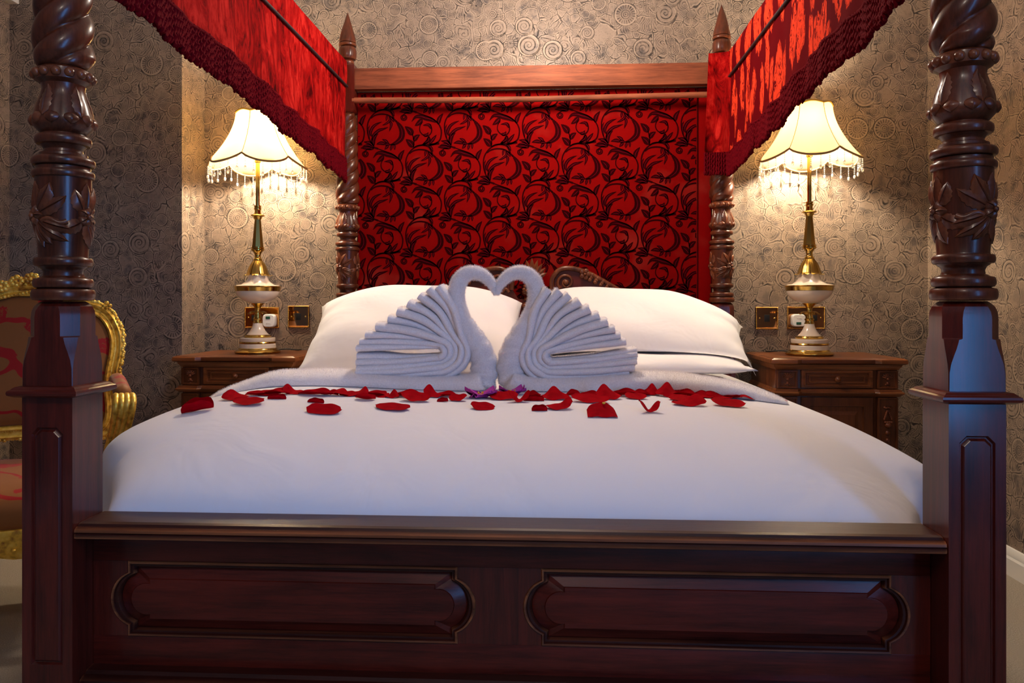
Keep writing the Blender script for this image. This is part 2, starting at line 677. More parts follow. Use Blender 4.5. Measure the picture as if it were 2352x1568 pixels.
    # straight joints between the hung strips
    seam = n.math('LESS_THAN', n.math('FRACT', n.math('DIVIDE', n.math('ADD', s[0], n.math('ADD', s[1], 0.08)), 0.53)), 0.0035)
    c = n.mix(n.math('MULTIPLY', seam, 0.35), c, (0.45, 0.34, 0.25))
    n.set(color=c, rough=n.fmix(ink, 0.48, 0.75), spec=0.30, metal=0.08)
    return n.m


M['paper'] = wallpaper()


def petal_mat():
    n = NT('red_rose_petal')
    a = n.noise(n.co('Generated'), 4, 3)
    c = n.mix(a, (0.22, 0.0008, 0.003), (0.60, 0.003, 0.012))
    n.set(color=c, rough=0.85, spec=0.02)
    tr = n.t.nodes.new('ShaderNodeBsdfTranslucent')
    tr.inputs[0].default_value = (0.75, 0.01, 0.03, 1)
    mx = n.t.nodes.new('ShaderNodeMixShader')
    mx.inputs[0].default_value = 0.22
    n.link(n.bs.outputs[0], mx.inputs[1])
    n.link(tr.outputs[0], mx.inputs[2])
    n.link(mx.outputs[0], n.out.inputs[0])
    return n.m


M['petal'] = petal_mat()
M['purple'] = plain('purple_flower_petal', (0.40, 0.045, 0.30), 0.8, spec=0.1)
M['yellow'] = plain('yellow_flower_heart', (0.75, 0.42, 0.03), 0.7)


def translucent(name, col, tcol, fac, bumpscale=None):
    n = NT(name)
    n.set(color=col, rough=0.8, spec=0.1)
    tr = n.t.nodes.new('ShaderNodeBsdfTranslucent')
    tr.inputs[0].default_value = (*tcol, 1)
    mx = n.t.nodes.new('ShaderNodeMixShader')
    mx.inputs[0].default_value = fac
    n.link(n.bs.outputs[0], mx.inputs[1])
    n.link(tr.outputs[0], mx.inputs[2])
    n.link(mx.outputs[0], n.out.inputs[0])
    return n.m


M['shade'] = translucent('cream_silk_lampshade', (0.72, 0.60, 0.40), (0.97, 0.84, 0.58), 0.74)
M['shade_trim'] = plain('gold_brown_braid', (0.42, 0.25, 0.10), 0.7, bump=(900, 0.5, 0.002))
M['shade_trim_gold'] = plain('gold_braid', (0.75, 0.45, 0.08), 0.6, bump=(900, 0.5, 0.002))


def crystal():
    n = NT('clear_crystal_bead')
    n.set(color=(1.0, 0.97, 0.9), rough=0.05, trans=0.75, ior=1.5, spec=0.6)
    return n.m


M['crystal'] = crystal()


def bulbm():
    n = NT('glowing_bulb')
    n.set(color=(1, 0.9, 0.75), emit=(1.0, 0.86, 0.64), emit_s=780.0)
    return n.m


M['bulb'] = bulbm()


def bowlm():
    n = NT('lit_opal_glass')
    n.set(color=(1, 0.95, 0.88), emit=(1.0, 0.86, 0.70), emit_s=3.0, rough=0.3)
    return n.m


M['opal'] = bowlm()


def pane():
    n = NT('window_pane_glass')
    n.t.nodes.remove(n.bs)
    g = n.t.nodes.new('ShaderNodeBsdfGlossy')
    g.inputs['Roughness'].default_value = 0.02
    t = n.t.nodes.new('ShaderNodeBsdfTransparent')
    mx = n.t.nodes.new('ShaderNodeMixShader')
    mx.inputs[0].default_value = 0.06
    n.link(t.outputs[0], mx.inputs[1])
    n.link(g.outputs[0], mx.inputs[2])
    n.link(mx.outputs[0], n.out.inputs[0])
    return n.m


M['pane'] = pane()

# ------------------------------------------------------------------ the room
YB = 2.20            # wall behind the bed
XBR, YBR = -1.567, 1.974   # corner of the wall projecting on the left
XL, XR = P(22, 700, YBR).x, 1.786
YF, ZC = -3.4, 2.85
structure(MB().box(XL - .1, XR + .1, YF - .1, YB + .1, -.1, 0).build('floor', M['carpet'], smooth=0))
structure(MB().box(XL - .1, XR + .1, YF - .1, YB + .1, ZC, ZC + .1).build('ceiling', plain('ceiling_paint', (0.70, 0.64, 0.56), 0.9), smooth=0))
structure(MB().box(XBR, XR + .1, YB, YB + .1, 0, ZC).build('wall_back', M['paper'], smooth=0))
structure(MB().box(XL - .1, XBR, YBR, YB + .1, 0, ZC).build('wall_chimney', M['paper'], smooth=0))
structure(MB().box(XL - .1, XL, YF, YBR, 0, ZC).build('wall_left', M['paper'], smooth=0))
structure(MB().box(XL - .1, XR + .1, YF - .1, YF, 0, ZC).build('wall_front', M['paper'], smooth=0))
WY0, WY1, WZ0, WZ1 = -2.80, -1.85, 0.45, 2.40
w = MB()
w.box(XR, XR + .1, YF, WY0, 0, ZC).box(XR, XR + .1, WY1, YB, 0, ZC)
w.box(XR, XR + .1, WY0, WY1, 0, WZ0).box(XR, XR + .1, WY0, WY1, WZ1, ZC)
structure(w.build('wall_right', M['paper'], smooth=0))
win = thing('window_1', None, None)
structure(win)
f = MB()
f.box(XR - .03, XR + .1, WY0 - .07, WY0 + .02, WZ0 - .02, WZ1 + .07, .004).box(XR - .03, XR + .1, WY1 - .02, WY1 + .07, WZ0 - .02, WZ1 + .07, .004)
f.box(XR - .03, XR + .1, WY0, WY1, WZ1 - .02, WZ1 + .07, .004).box(XR - .08, XR + .1, WY0 - .09, WY1 + .09, WZ0 - .05, WZ0 + .01, .004)
f.build('window_frame', M['white_paint'], win)
ym = (WY0 + WY1) / 2
MB().box(XR + .02, XR + .06, ym - .025, ym + .025, WZ0, WZ1, .003).build('glazing_bar', M['white_paint'], win)
MB().box(XR + .02, XR + .06, WY0, WY1, 1.40, 1.45, .003).build('glazing_bar', M['white_paint'], win)
for (a, b) in ((WY0 + .02, ym - .025), (ym + .025, WY1 - .02)):
    for (c, d) in ((WZ0 + .01, 1.40), (1.45, WZ1 - .02)):
        MB().box(XR + .037, XR + .043, a, b, c, d).build('pane', M['pane'], win, smooth=0)


def skirting(name, pts):
    """moulded white board along a polyline at the foot of the wall; inner side to the left of travel"""
    prof = [(0, 0), (.018, 0), (.018, .062), (.013, .070), (.013, .085), (.006, .098), (0, .10)]
    m = MB()
    rr = []
    pts = [Vector(p) for p in pts]
    for i, p in enumerate(pts):
        d1 = (pts[i] - pts[i - 1]).normalized() if i else (pts[1] - pts[0]).normalized()
        d2 = (pts[i + 1] - pts[i]).normalized() if i < len(pts) - 1 else d1
        n1, n2 = Vector((-d1.y, d1.x)), Vector((-d2.y, d2.x))
        nn = (n1 + n2).normalized()
        nn = nn / max(.3, nn.dot(n1))
        rr.append([(p.x + nn.x * q[0], p.y + nn.y * q[0], q[1]) for q in prof])
    m.rings(rr)
    return structure(m.build(name, M['white_paint'], smooth=30))


skirting('baseboard_right', [(XR, YF), (XR, YB)])
skirting('baseboard_back', [(XR - .02, YB), (XBR, YB), (XBR, YBR), (XL + .02, YBR)])
skirting('baseboard_left', [(XL, YBR), (XL, YF)])
# white boxed-in casing high up in the corner on the left
bx0 = P(44, 10, YBR)
structure(MB().box(XL, bx0.x, YBR - .30, YBR, bx0.z, bx0.z + .35, .003).build('trim_1', M['white_paint']))

for yy, drop, lab in ((1.42, .50, 'brass pendant light hanging low above the bed'), (-1.95, .27, 'added unseen brass pendant holding the fill light by the foot of the room')):
    t = thing('pendant_light', lab, 'ceiling light', (0.02, yy, ZC), 0, 'brass pendant lights')
    MB().lathe([(0, .001), (0, .07), (-.02, .07), (-.03, .03), (-.03, .001)], 24).build('ceiling_rose', M['brass'], t)
    MB().lathe([(-.03, .006), (-drop + .06, .006)], 10).build('stem', M['brass'], t)
    MB().lathe([(-drop + .06, .16), (-drop + .08, .12), (-drop + .085, .02), (-drop + .085, .001), (-drop + .075, .001), (-drop + .075, .11), (-drop + .055, .155)], 28).build('shade_rim', M['brass'], t)

# ------------------------------------------------------------------ the four-poster bed
bed = thing('four_poster_bed', 'dark carved mahogany four-poster bed with barley-twist posts and red fabric headboard', 'bed')
PX, PYF, PYH = 0.83, 0.0, 2.03
HW = 0.048           # half width of the square part


def ringp(z0, z1, ri, ro, n=7):
    """rounded torus-like bulge between z0 and z1"""
    return [(lerp(z0, z1, .5 - .5 * cos(pi * k / n)), ri + (ro - ri) * sin(pi * k / n) ** .55) for k in range(n + 1)]


k_ = .000828


def zv(v):
    return 1 + (697 - v) * k_


def turned_rows():
    R = [(zv(691), .030), (zv(690), .047)]
    R += ringp(zv(690), zv(664), .047, .0545)
    R += ringp(zv(662), zv(639), .043, .0515)
    R += [(zv(637), .040), (zv(634), .035), (zv(625), .034), (zv(618), .037), (zv(614), .042)]
    R += ringp(zv(612), zv(592), .043, .0505)
    R += [(zv(589), .042), (zv(560), .0435), (zv(500), .046), (zv(440), .048), (zv(414), .048)]
    R += ringp(zv(411), zv(394), .048, .0535)
    R += [(zv(392), .047), (zv(386), .047)]
    R += ringp(zv(384), zv(364), .045, .0545)
    R += [(zv(361), .042), (zv(355), .041), (zv(352), .034), (zv(346), .033), (zv(340), .036)]
    R += ringp(zv(336), zv(313), .039, .0485)
    R += [(zv(310), .038), (zv(308), .040)]
    # cup
    R += [(zv(300), .046), (zv(293), .051), (zv(285), .0525), (zv(275), .051), (zv(260), .0475), (zv(245), .0445), (zv(228), .0395), (zv(210), .0365), (zv(198), .038), (zv(193), .044)]
    R += [(zv(190), .0475), (zv(178), .0485), (zv(166), .0475), (zv(160), .040)]
    return R


TW0, TW1 = zv(160), 1.857


def twist_rows():
    rows = []
    n = 150
    for i in range(n + 1):
        t = i / n
        z = lerp(TW0, TW1, t)
        r = lerp(.0555, .040, t)
        r *= min(1, .72 + .28 * sqrt(min(1, t / .06))) * min(1, .7 + .3 * sqrt(min(1, (1 - t) / .04)))
        rows.append((z, r))
    return rows


PITCH = .178


def twist_fn(a, z, r):
    c = abs(cos(1.5 * (a - tau * (z - TW0) / PITCH) + .6))
    return r * (.76 + .24 * c ** .62)


def cup_fn(a, z, r):
    if zv(308) < z < zv(205):
        t = (z - zv(308)) / (zv(205) - zv(308))
        w = sin(pi * t)
        return r * (1 + .045 * w * (abs(cos(4 * a)) ** .7 - .45))
    return r


CYLR = [(zv(600), .042), (zv(560), .0437), (zv(500), .0462), (zv(440), .0482), (zv(300), .0505), (zv(293), .0520), (zv(285), .0530), (zv(275), .0515), (zv(260), .0480), (zv(245), .0450), (zv(228), .0400), (zv(210), .0370), (zv(198), .0385)]


def cyl_leaf(phi, z0, ang, L, W, h=.006, bend=0.0, ser=0.0, n=12, rib=True):
    """relief leaf wrapped on the turned shaft; ang measured from straight up, clockwise seen from outside"""
    m = MB()
    T = [-1, -.55, -.12, 0, .12, .55, 1]

    def pt(s, t, top):
        wd = W * (sin(pi * min(1, s * 1.02) ** .8) ** .8 + .05) * (1 + ser * sin(s * 40))
        if s >= .999:
            wd = W * .02
        aa = ang + bend * s
        cxx = L * s
        dx = sin(ang + bend * s * .5) * cxx + cos(aa) * t * wd
        dz = cos(ang + bend * s * .5) * cxx - sin(aa) * t * wd
        z = z0 + dz
        R = interp(CYLR, z)
        hh = -.004 if not top else h * ((1 - abs(t) ** 1.6) * .75 + .25) * (.35 + .65 * sin(pi * min(1, s * .92 + .08)))
        if top and rib and abs(t) < .05:
            hh *= .62
        f = phi + dx / R
        return ((R + hh) * cos(f), (R + hh) * sin(f), z)
    rr = []
    for i in range(n + 1):
        s = i / n
        rr.append([pt(s, t, True) for t in T] + [pt(s, 1, False), pt(s, -1, False)])
    m.rings(rr)
    return m


def flower_rel(phi, z0, rad=.021):
    m = MB()
    for k in range(5):
        q = cyl_leaf(phi, z0, k * tau / 5 + .3, rad, rad * .42, .0105, rib=True, n=7)
        m.add(q.v, q.f)
    R = interp(CYLR, z0)
    m.ball(((R + .009) * cos(phi), (R + .009) * sin(phi), z0), .0052, 9, 6)
    return m


def block_mesh():
    m = MB()

    def oc(z, w, c):
        return [(w, -w + c, z), (w, w - c, z), (w - c, w, z), (-w + c, w, z), (-w, w - c, z), (-w, -w + c, z), (-w + c, -w, z), (w - c, -w, z)]
    rows = [(.845, HW, .0012), (.880, HW, .0015), (.895, HW, .004), (.910, HW, .009), (.922, HW, .0135), (.933, HW, .0165), (.9375, HW, .0175), (.9385, HW, .0225), (.940, HW, .0235), (.975, HW, .0235), (.986, HW - .0006, .0245), (.995, HW - .003, .026), (1.001, HW - .008, .025), (1.0045, HW - .013, .022)]
    m.rings([oc(*r) for r in rows])
    return m


def sq_lathe(rows):
    m = MB()
    m.rings([[(-w, -w, z), (w, -w, z), (w, w, z), (-w, w, z)] for z, w in rows])
    return m


LEDGE = sq_lathe([(.826, HW - .002), (.828, HW + .009), (.832, HW + .0175), (.836, HW + .0185), (.840, HW + .0175), (.8425, HW + .013), (.8435, HW + .0125), (.847, HW + .008), (.8485, HW + .001)]).mesh('ledge_moulding', M['wood_x'], 25)
BLOCK = block_mesh().mesh('block', M['wood_z'], 20)
PLINTH = sq_lathe([(0, HW + .022), (.16, HW + .022), (.165, HW + .020), (.17, HW + .016), (.255, HW + .016), (.262, HW + .014), (.268, HW + .009), (.276, HW + .007), (.285, HW + .001)]).mesh('plinth', M['wood_x'], 25)
tr = turned_rows()
SHAFT = MB().lathe(tr, 64, fn=cup_fn).mesh('turned_shaft', M['carved'], 35)
TWIST = MB().lathe(twist_rows(), 72, fn=twist_fn).mesh('twist', M['carved'], 75)
BEAD = MB().ball((0, 0, 0), .0092, 10, 7).mesh('bead', M['carved'], 180)
TOPB = sq_lathe([(1.852, .030), (1.856, .036), (1.862, .040), (2.060, .040), (2.066, .038), (2.072, .028)]).mesh('top_block', M['wood_z'], 25)


def finial_mesh():
    m = MB()
    z0 = 2.070
    R = [(z0, .020)] + ringp(z0 + .002, z0 + .020, .022, .030, 5) + [(z0 + .022, .026)]
    R += ringp(z0 + .024, z0 + .080, .028, .0395, 8) + [(z0 + .083, .030)]
    R += ringp(z0 + .084, z0 + .098, .033, .040, 5)
    n = 22
    c0 = z0 + .100
    for i in range(n + 1):
        t = i / n
        R.append((lerp(c0, 2.308, t), max(.0012, .0375 * (1 - t) ** .85 * (1 + .10 * sin(pi * t)))))

    def fn(a, z, r):
        if z > c0:
            return r * (1 + .09 * (abs(cos(2 * a - (z - c0) * 26)) - .6))
        if z0 + .024 < z < z0 + .080:
            return r * (1 + .03 * abs(cos(6 * a)))
        return r
    m.lathe(R, 48, fn=fn)
    return m


FINIAL = finial_mesh().mesh('finial', M['carved'], 40)


def panel_loft(rings_spec, mk):
    """rings_spec: list of (list of 2-D points, depth)"""
    m = MB()
    m.rings([[mk(p[0], p[1], d) for p in pts] for pts, d in rings_spec], cap0=False, cap1=True)
    return m


def column_mesh():
    m = MB()
    z0, z1 = .270, .840
    # front with a long sunk channel round a raised field (top corners clipped)
    m.rings([[(-HW, HW, z0), (HW, HW, z0), (HW, HW, z1), (-HW, HW, z1)], [(-HW, -HW, z0), (HW, -HW, z0), (HW, -HW, z1), (-HW, -HW, z1)]], True, False)

    def outl(w, a, b, c):
        return [(-w, a), (w, a), (w, b - c), (w - c, b), (-w + c, b), (-w, b - c)]
    A, B = .335, .772
    rect = [(-HW, z0), (HW, z0), (HW, z1), (HW - .001, z1), (-HW + .001, z1), (-HW, z1)]
    spec = [(rect, -HW), (outl(.030, A, B, .012), -HW), (outl(.0275, A + .003, B - .003, .0115), -HW + .0045), (outl(.0255, A + .005, B - .005, .011), -HW + .0045), (outl(.0225, A + .008, B - .008, .010), -HW + .0005), (outl(.0215, A + .009, B - .009, .010), -HW - .0003)]
    q = panel_loft(spec, lambda x, z, d: (x, d, z))
    m.add(q.v, q.f)
    return m


COLUMN = column_mesh().mesh('column', M['wood_z'], 20)
for (sx, y, nm) in ((-1, PYF, 'foot_post'), (1, PYF, 'foot_post'), (-1, PYH, 'head_post'), (1, PYH, 'head_post')):
    post = place(SHAFT, nm, bed, (sx * PX, y, 0))
    post['label'] = 'turned and carved post shaft'
    for me in (TWIST, BLOCK, LEDGE, COLUMN, PLINTH, TOPB, FINIAL):
        place(me, me.name, post)
    nb = 14
    for k in range(nb):
        a = tau * k / nb + .1
        place(BEAD, 'bead', post, (.0475 * cos(a), .0475 * sin(a), zv(178)))
    ph0 = -pi / 2 + sx * radians(36)
    for j in range(3):
        ph = ph0 + j * tau / 3
        mir = sx
        fz = zv(500)
        flower_rel(ph, fz).build('carved_flower', M['carved'], post, 50)
        for (ang, L, W, off, h) in ((.0, .052, .0135, .006, .006), (-.72 * mir, .058, .0155, .006, .0075), (-1.22 * mir, .060, .0125, .004, .006), (.62 * mir, .044, .013, .006, .006), (3.0, .050, .012, .004, .006), (-2.75 * mir, .052, .011, .004, .006), (-2.10 * mir, .068, .0125, .003, .0085), (-2.42 * mir, .066, .011, .003, .007), (2.3 * mir, .044, .0125, .004, .006)):
            z1 = fz + cos(ang) * .012
            cyl_leaf(ph + sin(ang) * .012 / .046, z1, ang, L, W, h, bend=.45 * (1 if ang < 0 else -1) * (abs(ang) > .3), ser=.10).build('carved_leaf', M['carved'], post, 50)
        # ribbon scroll beside the flower
        c = MB()
        pts = []
        for i in range(15):
            t = i / 14
            f = ph - mir * (.42 + .9 * t)
            zz = fz - .010 + .004 * sin(t * pi * 2)
            R = interp(CYLR, zz) + .003
            pts.append((R * cos(f), R * sin(f), zz))
        c.tube(pts, .0048, 8)
        c.build('carved_ribbon', M['carved'], post, 50)
    # acanthus leaves round the cup
    for j in range(5):
        ph = -pi / 2 + sx * .12 + j * tau / 5
        cyl_leaf(ph, zv(277), 0, .060, .0115, .0055, ser=.16).build('acanthus_leaf', M['carved'], post, 50)
    for j in range(10):
        ph = -pi / 2 + sx * .12 + (j + .5) * tau / 10
        cyl_leaf(ph, zv(268), pi, .022, .0125, .0062, rib=False, n=8).build('acanthus_leaf', M['carved'], post, 50)

# --- footboard
def long_moulding(prof):
    xs = [-.781, -.779, -.776, -.772, -.4, 0, .4, .772, .776, .779, .781]
    return MB().rings([[(x, p[0], p[1]) for p in prof] for x in xs])


def refine(prof):
    """extra points beside the arrises, so that wear stays on the edge"""
    out = []
    n = len(prof)
    for i, p in enumerate(prof):
        q = prof[(i + 1) % n]
        d = math.dist(p, q)
        out.append(p)
        if d > .009:
            for f in (.0012 / d, .0026 / d, .0042 / d, 1 - .0042 / d, 1 - .0026 / d, 1 - .0012 / d):
                out.append((lerp(p[0], q[0], f), lerp(p[1], q[1], f)))
    return out


YFACE = .016
foot = MB().box(-.79, .79, YFACE + .014, YFACE + .028, .12, .575).build('footboard', M['wood_x'], bed)
XI = .781
cap = [(.052, .571), (.052, .5925), (-.020, .5925), (-.030, .591), (-.033, .587), (-.038, .587), (-.044, .583), (-.0445, .578), (-.041, .577), (-.045, .573), (-.044, .567), (-.036, .564), (-.020, .563), (YFACE, .556), (.052, .556)]
long_moulding(refine(cap)).build('cap_moulding', M['wood_mould'], foot, 25)
zt, zb = .508, .365
MB().box(-XI, XI, YFACE, YFACE + .02, zt, .560, .001).build('top_rail', M['wood_x'], foot)
MB().box(-XI, XI, YFACE, YFACE + .02, .290, zb, .001).build('bottom_rail', M['wood_x'], foot)
PCX, PA, PB = .395, .317, (.508 - .365) / 2
PZ = (zt + zb) / 2


def outline(a, b, hc, sag, n=14):
    """rectangle a x b with a segmental bulge on both short sides"""
    R = (hc * hc + sag * sag) / (2 * sag)
    cx_ = a + sag - R
    a0 = math.asin(min(1, hc / R))
    if sag > R:
        a0 = pi - a0
    arc = [(cx_ + R * cos(lerp(-a0, a0, i / n)), R * sin(lerp(-a0, a0, i / n))) for i in range(n + 1)]
    right = [(a, -b)] + arc + [(a, b)]
    pts = right + [(-x, -z) for x, z in right]
    out = []
    for i, p in enumerate(pts):
        q = pts[(i + 1) % len(pts)]
        out.append(p)
        if abs(q[0] - p[0]) > .1:
            for e in (.002, .005, .009):
                out.append((p[0] + (e if q[0] > p[0] else -e), p[1]))
            for e in (.009, .005, .002):
                out.append((q[0] - (e if q[0] > p[0] else -e), q[1]))
    return out


O1 = outline(PA, PB, .050, .034)
for sx, lab in ((-1, None), (1, None)):
    cx_ = sx * PCX

    def mk(x, z, d, c=cx_):
        return (c + x, YFACE + d, PZ + z)
    spec = [(O1, .0195), (O1, -.001), (outline(PA - .002, PB - .002, .050, .034), -.004), (outline(PA - .005, PB - .005, .049, .033), -.0035), (outline(PA - .007, PB - .007, .0485, .033), .001), (outline(PA - .0105, PB - .0105, .047, .032), .0015), (outline(PA - .013, PB - .013, .046, .031), .0075), (outline(PA - .0135, PB - .0135, .046, .031), .013)]
    mm = MB()
    mm.rings([[mk(p[0], p[1], d) for p in pts] for pts, d in spec], False, False)
    mm.build('panel_moulding', M['wood_mould'], foot, 25)
    sp2 = [(outline(PA - .0138, PB - .0138, .046, .031), .0105), (outline(.275, .0385, .0295, .036), .0005), (outline(.2735, .0375, .0290, .036), -.0022), (outline(.2715, .0355, .028, .0355), -.0024)]
    pm_ = MB()
    pm_.rings([[mk(p[0], p[1], d) for p in pts] for pts, d in sp2], False, True)
    pm_.build('raised_panel', M['wood_x'], foot, 15)


def stile(x0, x1, lbite, rbite):
    R = O1
    arcR = [p for p in outline(PA, PB, .050, .034)][1:-1]
    right = O1[1:16]          # right-hand bulge, bottom to top
    pts = [(x0, zb)]
    if lbite is not None:        # panel to the left: its right bulge bites into us
        pts = [(lbite + PA, zb)] + [(lbite + x, PZ + z) for x, z in right] + [(lbite + PA, zt)]
        left = list(reversed(pts))
        left = pts
    else:
        left = [(x0, zb), (x0, zt)]
    if rbite is not None:
        rt = [(rbite - PA, zt)] + [(rbite - x, PZ + z) for x, z in reversed(right)] + [(rbite - PA, zb)]
    else:
        rt = [(x1, zt), (x1, zb)]
    m = MB()
    m.extrude(left + rt, 'y', YFACE, YFACE + .02)
    return m


stile(-XI, 0, None, -PCX).build('stile', M['wood_z'], foot, 20)
stile(0, 0, -PCX, PCX).build('stile', M['wood_z'], foot, 20)
stile(0, XI, PCX, None).build('stile', M['wood_z'], foot, 20)
low = [(.03, .262), (.03, .308), (YFACE - .002, .310), (-.006, .308), (-.012, .303), (-.020, .302), (-.028, .298), (-.0285, .293), (-.034, .291), (-.037, .285), (-.036, .279), (-.030, .276), (-.030, .262)]
long_moulding(refine(low)).build('lower_moulding', M['wood_mould'], foot, 25)
MB().box(-XI, XI, -.028, .03, .12, .268, .002).build('bottom_board', M['wood_x'], foot)

# --- sides, tester rails
for sx in (-1, 1):
    MB().box(sx * .80 - .014, sx * .80 + .014, .04, 1.99, .22, .46, .004).build('side_rail', M['wood_y'], bed)
    MB().box(sx * .862 - .008, sx * .862 + .008, .038, 1.992, 1.955, 2.050, .003).build('tester_rail', M['wood_y'], bed)
MB().box(-.79, .79, .04, 1.99, .36, .40).build('slat_base', M['wood_y'], bed)
# --- head end
MB().box(-.792, .792, 2.005, 2.055, 1.956, 2.050, .003).build('header_rail', M['wood_header'], bed)
MB().tube([(-.80, 2.000, 1.905), (-.4, 2.0, 1.9005), (0, 2.0, 1.899), (.4, 2.0, 1.9035), (.80, 2.000, 1.908)], .0125, 14).build('curtain_rod', M['wood_header'], bed)
MB().box(-.795, .795, 2.062, 2.080, .40, 1.958).build('backboard', M['wood_x'], bed)
YP = 2.046
hp = MB().box(-.790, .728, YP, 2.062, .46, 1.952, .006).build('upholstered_panel', M['headcloth'], bed)
hp['label'] = 'red fabric with black scrolling leaves'
MB().box(.731, .790, YP + .009, 2.062, .46, 1.952, .004).build('upholstered_strip', M['headcloth'], bed)

# flocked scrolling leaves on the cloth (coordinates traced once for a single repeat, then set out on the half-drop lattice)
SC = .0002335
STEMS = [
    ([(225, 830), (150, 690), (113, 530), (120, 390), (170, 280), (255, 190), (345, 145), (450, 130), (550, 160), (600, 230), (625, 300)], 11, 15),
    ([(180, 290), (250, 240), (340, 215), (440, 215), (530, 240), (600, 290), (680, 360)], 12, 17),
    ([(320, 880), (450, 930), (580, 980), (690, 1050), (760, 1130), (800, 1240), (790, 1360), (760, 1430), (690, 1480), (580, 1510)], 9, 15),
    ([(430, 1070), (385, 1150), (385, 1240), (440, 1310), (530, 1340), (600, 1280), (610, 1190), (565, 1120)], 8, 13),
    ([(260, 1550), (270, 1420), (240, 1310), (200, 1250)], 9, 11),
    ([(235, 850), (320, 880)], 14, 18),
    ([(450, 1510), (600, 1500), (700, 1490), (760, 1480)], 16, 18),
    ([(260, 1560), (340, 1520), (450, 1505)], 9, 12),
    ([(1300, 830), (1400, 810), (1480, 770)], 12, 14),
    ([(560, 1345), (530, 1440), (450, 1500)], 16, 20),
    ([(560, 810), (640, 800)], 10, 12),
]
LEAVES = [
    ([(670, 345), (760, 470), (790, 580), (770, 680), (700, 750), (620, 790), (550, 800)], 52, 1),
    ([(200, 650), (175, 560), (220, 460), (300, 400), (398, 360)], 30, 0),
    ([(215, 740), (235, 620), (330, 530), (420, 500), (525, 465)], 30, 0),
    ([(235, 830), (225, 720), (260, 640), (325, 585)], 42, 0),
    ([(150, 690), (140, 600), (130, 500), (160, 420)], 18, 0),
    ([(540, 250), (545, 340), (470, 400), (402, 428)], 24, 0),
    ([(550, 340), (578, 420), (540, 550)], 26, 0),
    ([(550, 260), (600, 320), (630, 372)], 24, 0),
    ([(500, 225), (480, 350)], 22, 0),
    ([(560, 130), (610, 190), (640, 260)], 24, 0),
    ([(470, 795), (380, 770), (285, 790)], 34, 0),
    ([(520, 790), (470, 730), (400, 695)], 28, 0),
    ([(520, 810), (490, 850), (448, 895)], 30, 0),
    ([(590, 810), (575, 870), (565, 920)], 24, 0),
    ([(640, 800), (645, 850), (645, 905)], 22, 0),
    ([(450, 800), (500, 790), (560, 810)], 36, 0),
    ([(720, 1080), (600, 1020), (500, 990), (400, 960), (300, 970), (222, 1060)], 46, 1),
    ([(430, 1010), (370, 1080), (285, 1140)], 46, 1),
    ([(600, 1200), (560, 1125), (440, 1130)], 30, 1),
    ([(450, 1315), (510, 1320), (550, 1265)], 30, 0),
    ([(560, 1350), (540, 1430), (430, 1500)], 40, 0),
    ([(565, 1495), (640, 1400), (708, 1315)], 32, 0),
    ([(740, 1120), (760, 1010), (835, 905)], 42, 0),
    ([(240, 860), (160, 770), (40, 740)], 38, 0),
    ([(240, 880), (120, 860), (-20, 860)], 40, 0),
    ([(240, 870), (130, 810), (10, 830)], 24, 0),
    ([(235, 1320), (190, 1230), (95, 1145)], 58, 1),
    ([(268, 1435), (310, 1360), (385, 1310)], 46, 0),
    ([(258, 1550), (200, 1470), (110, 1395)], 58, 1),
]


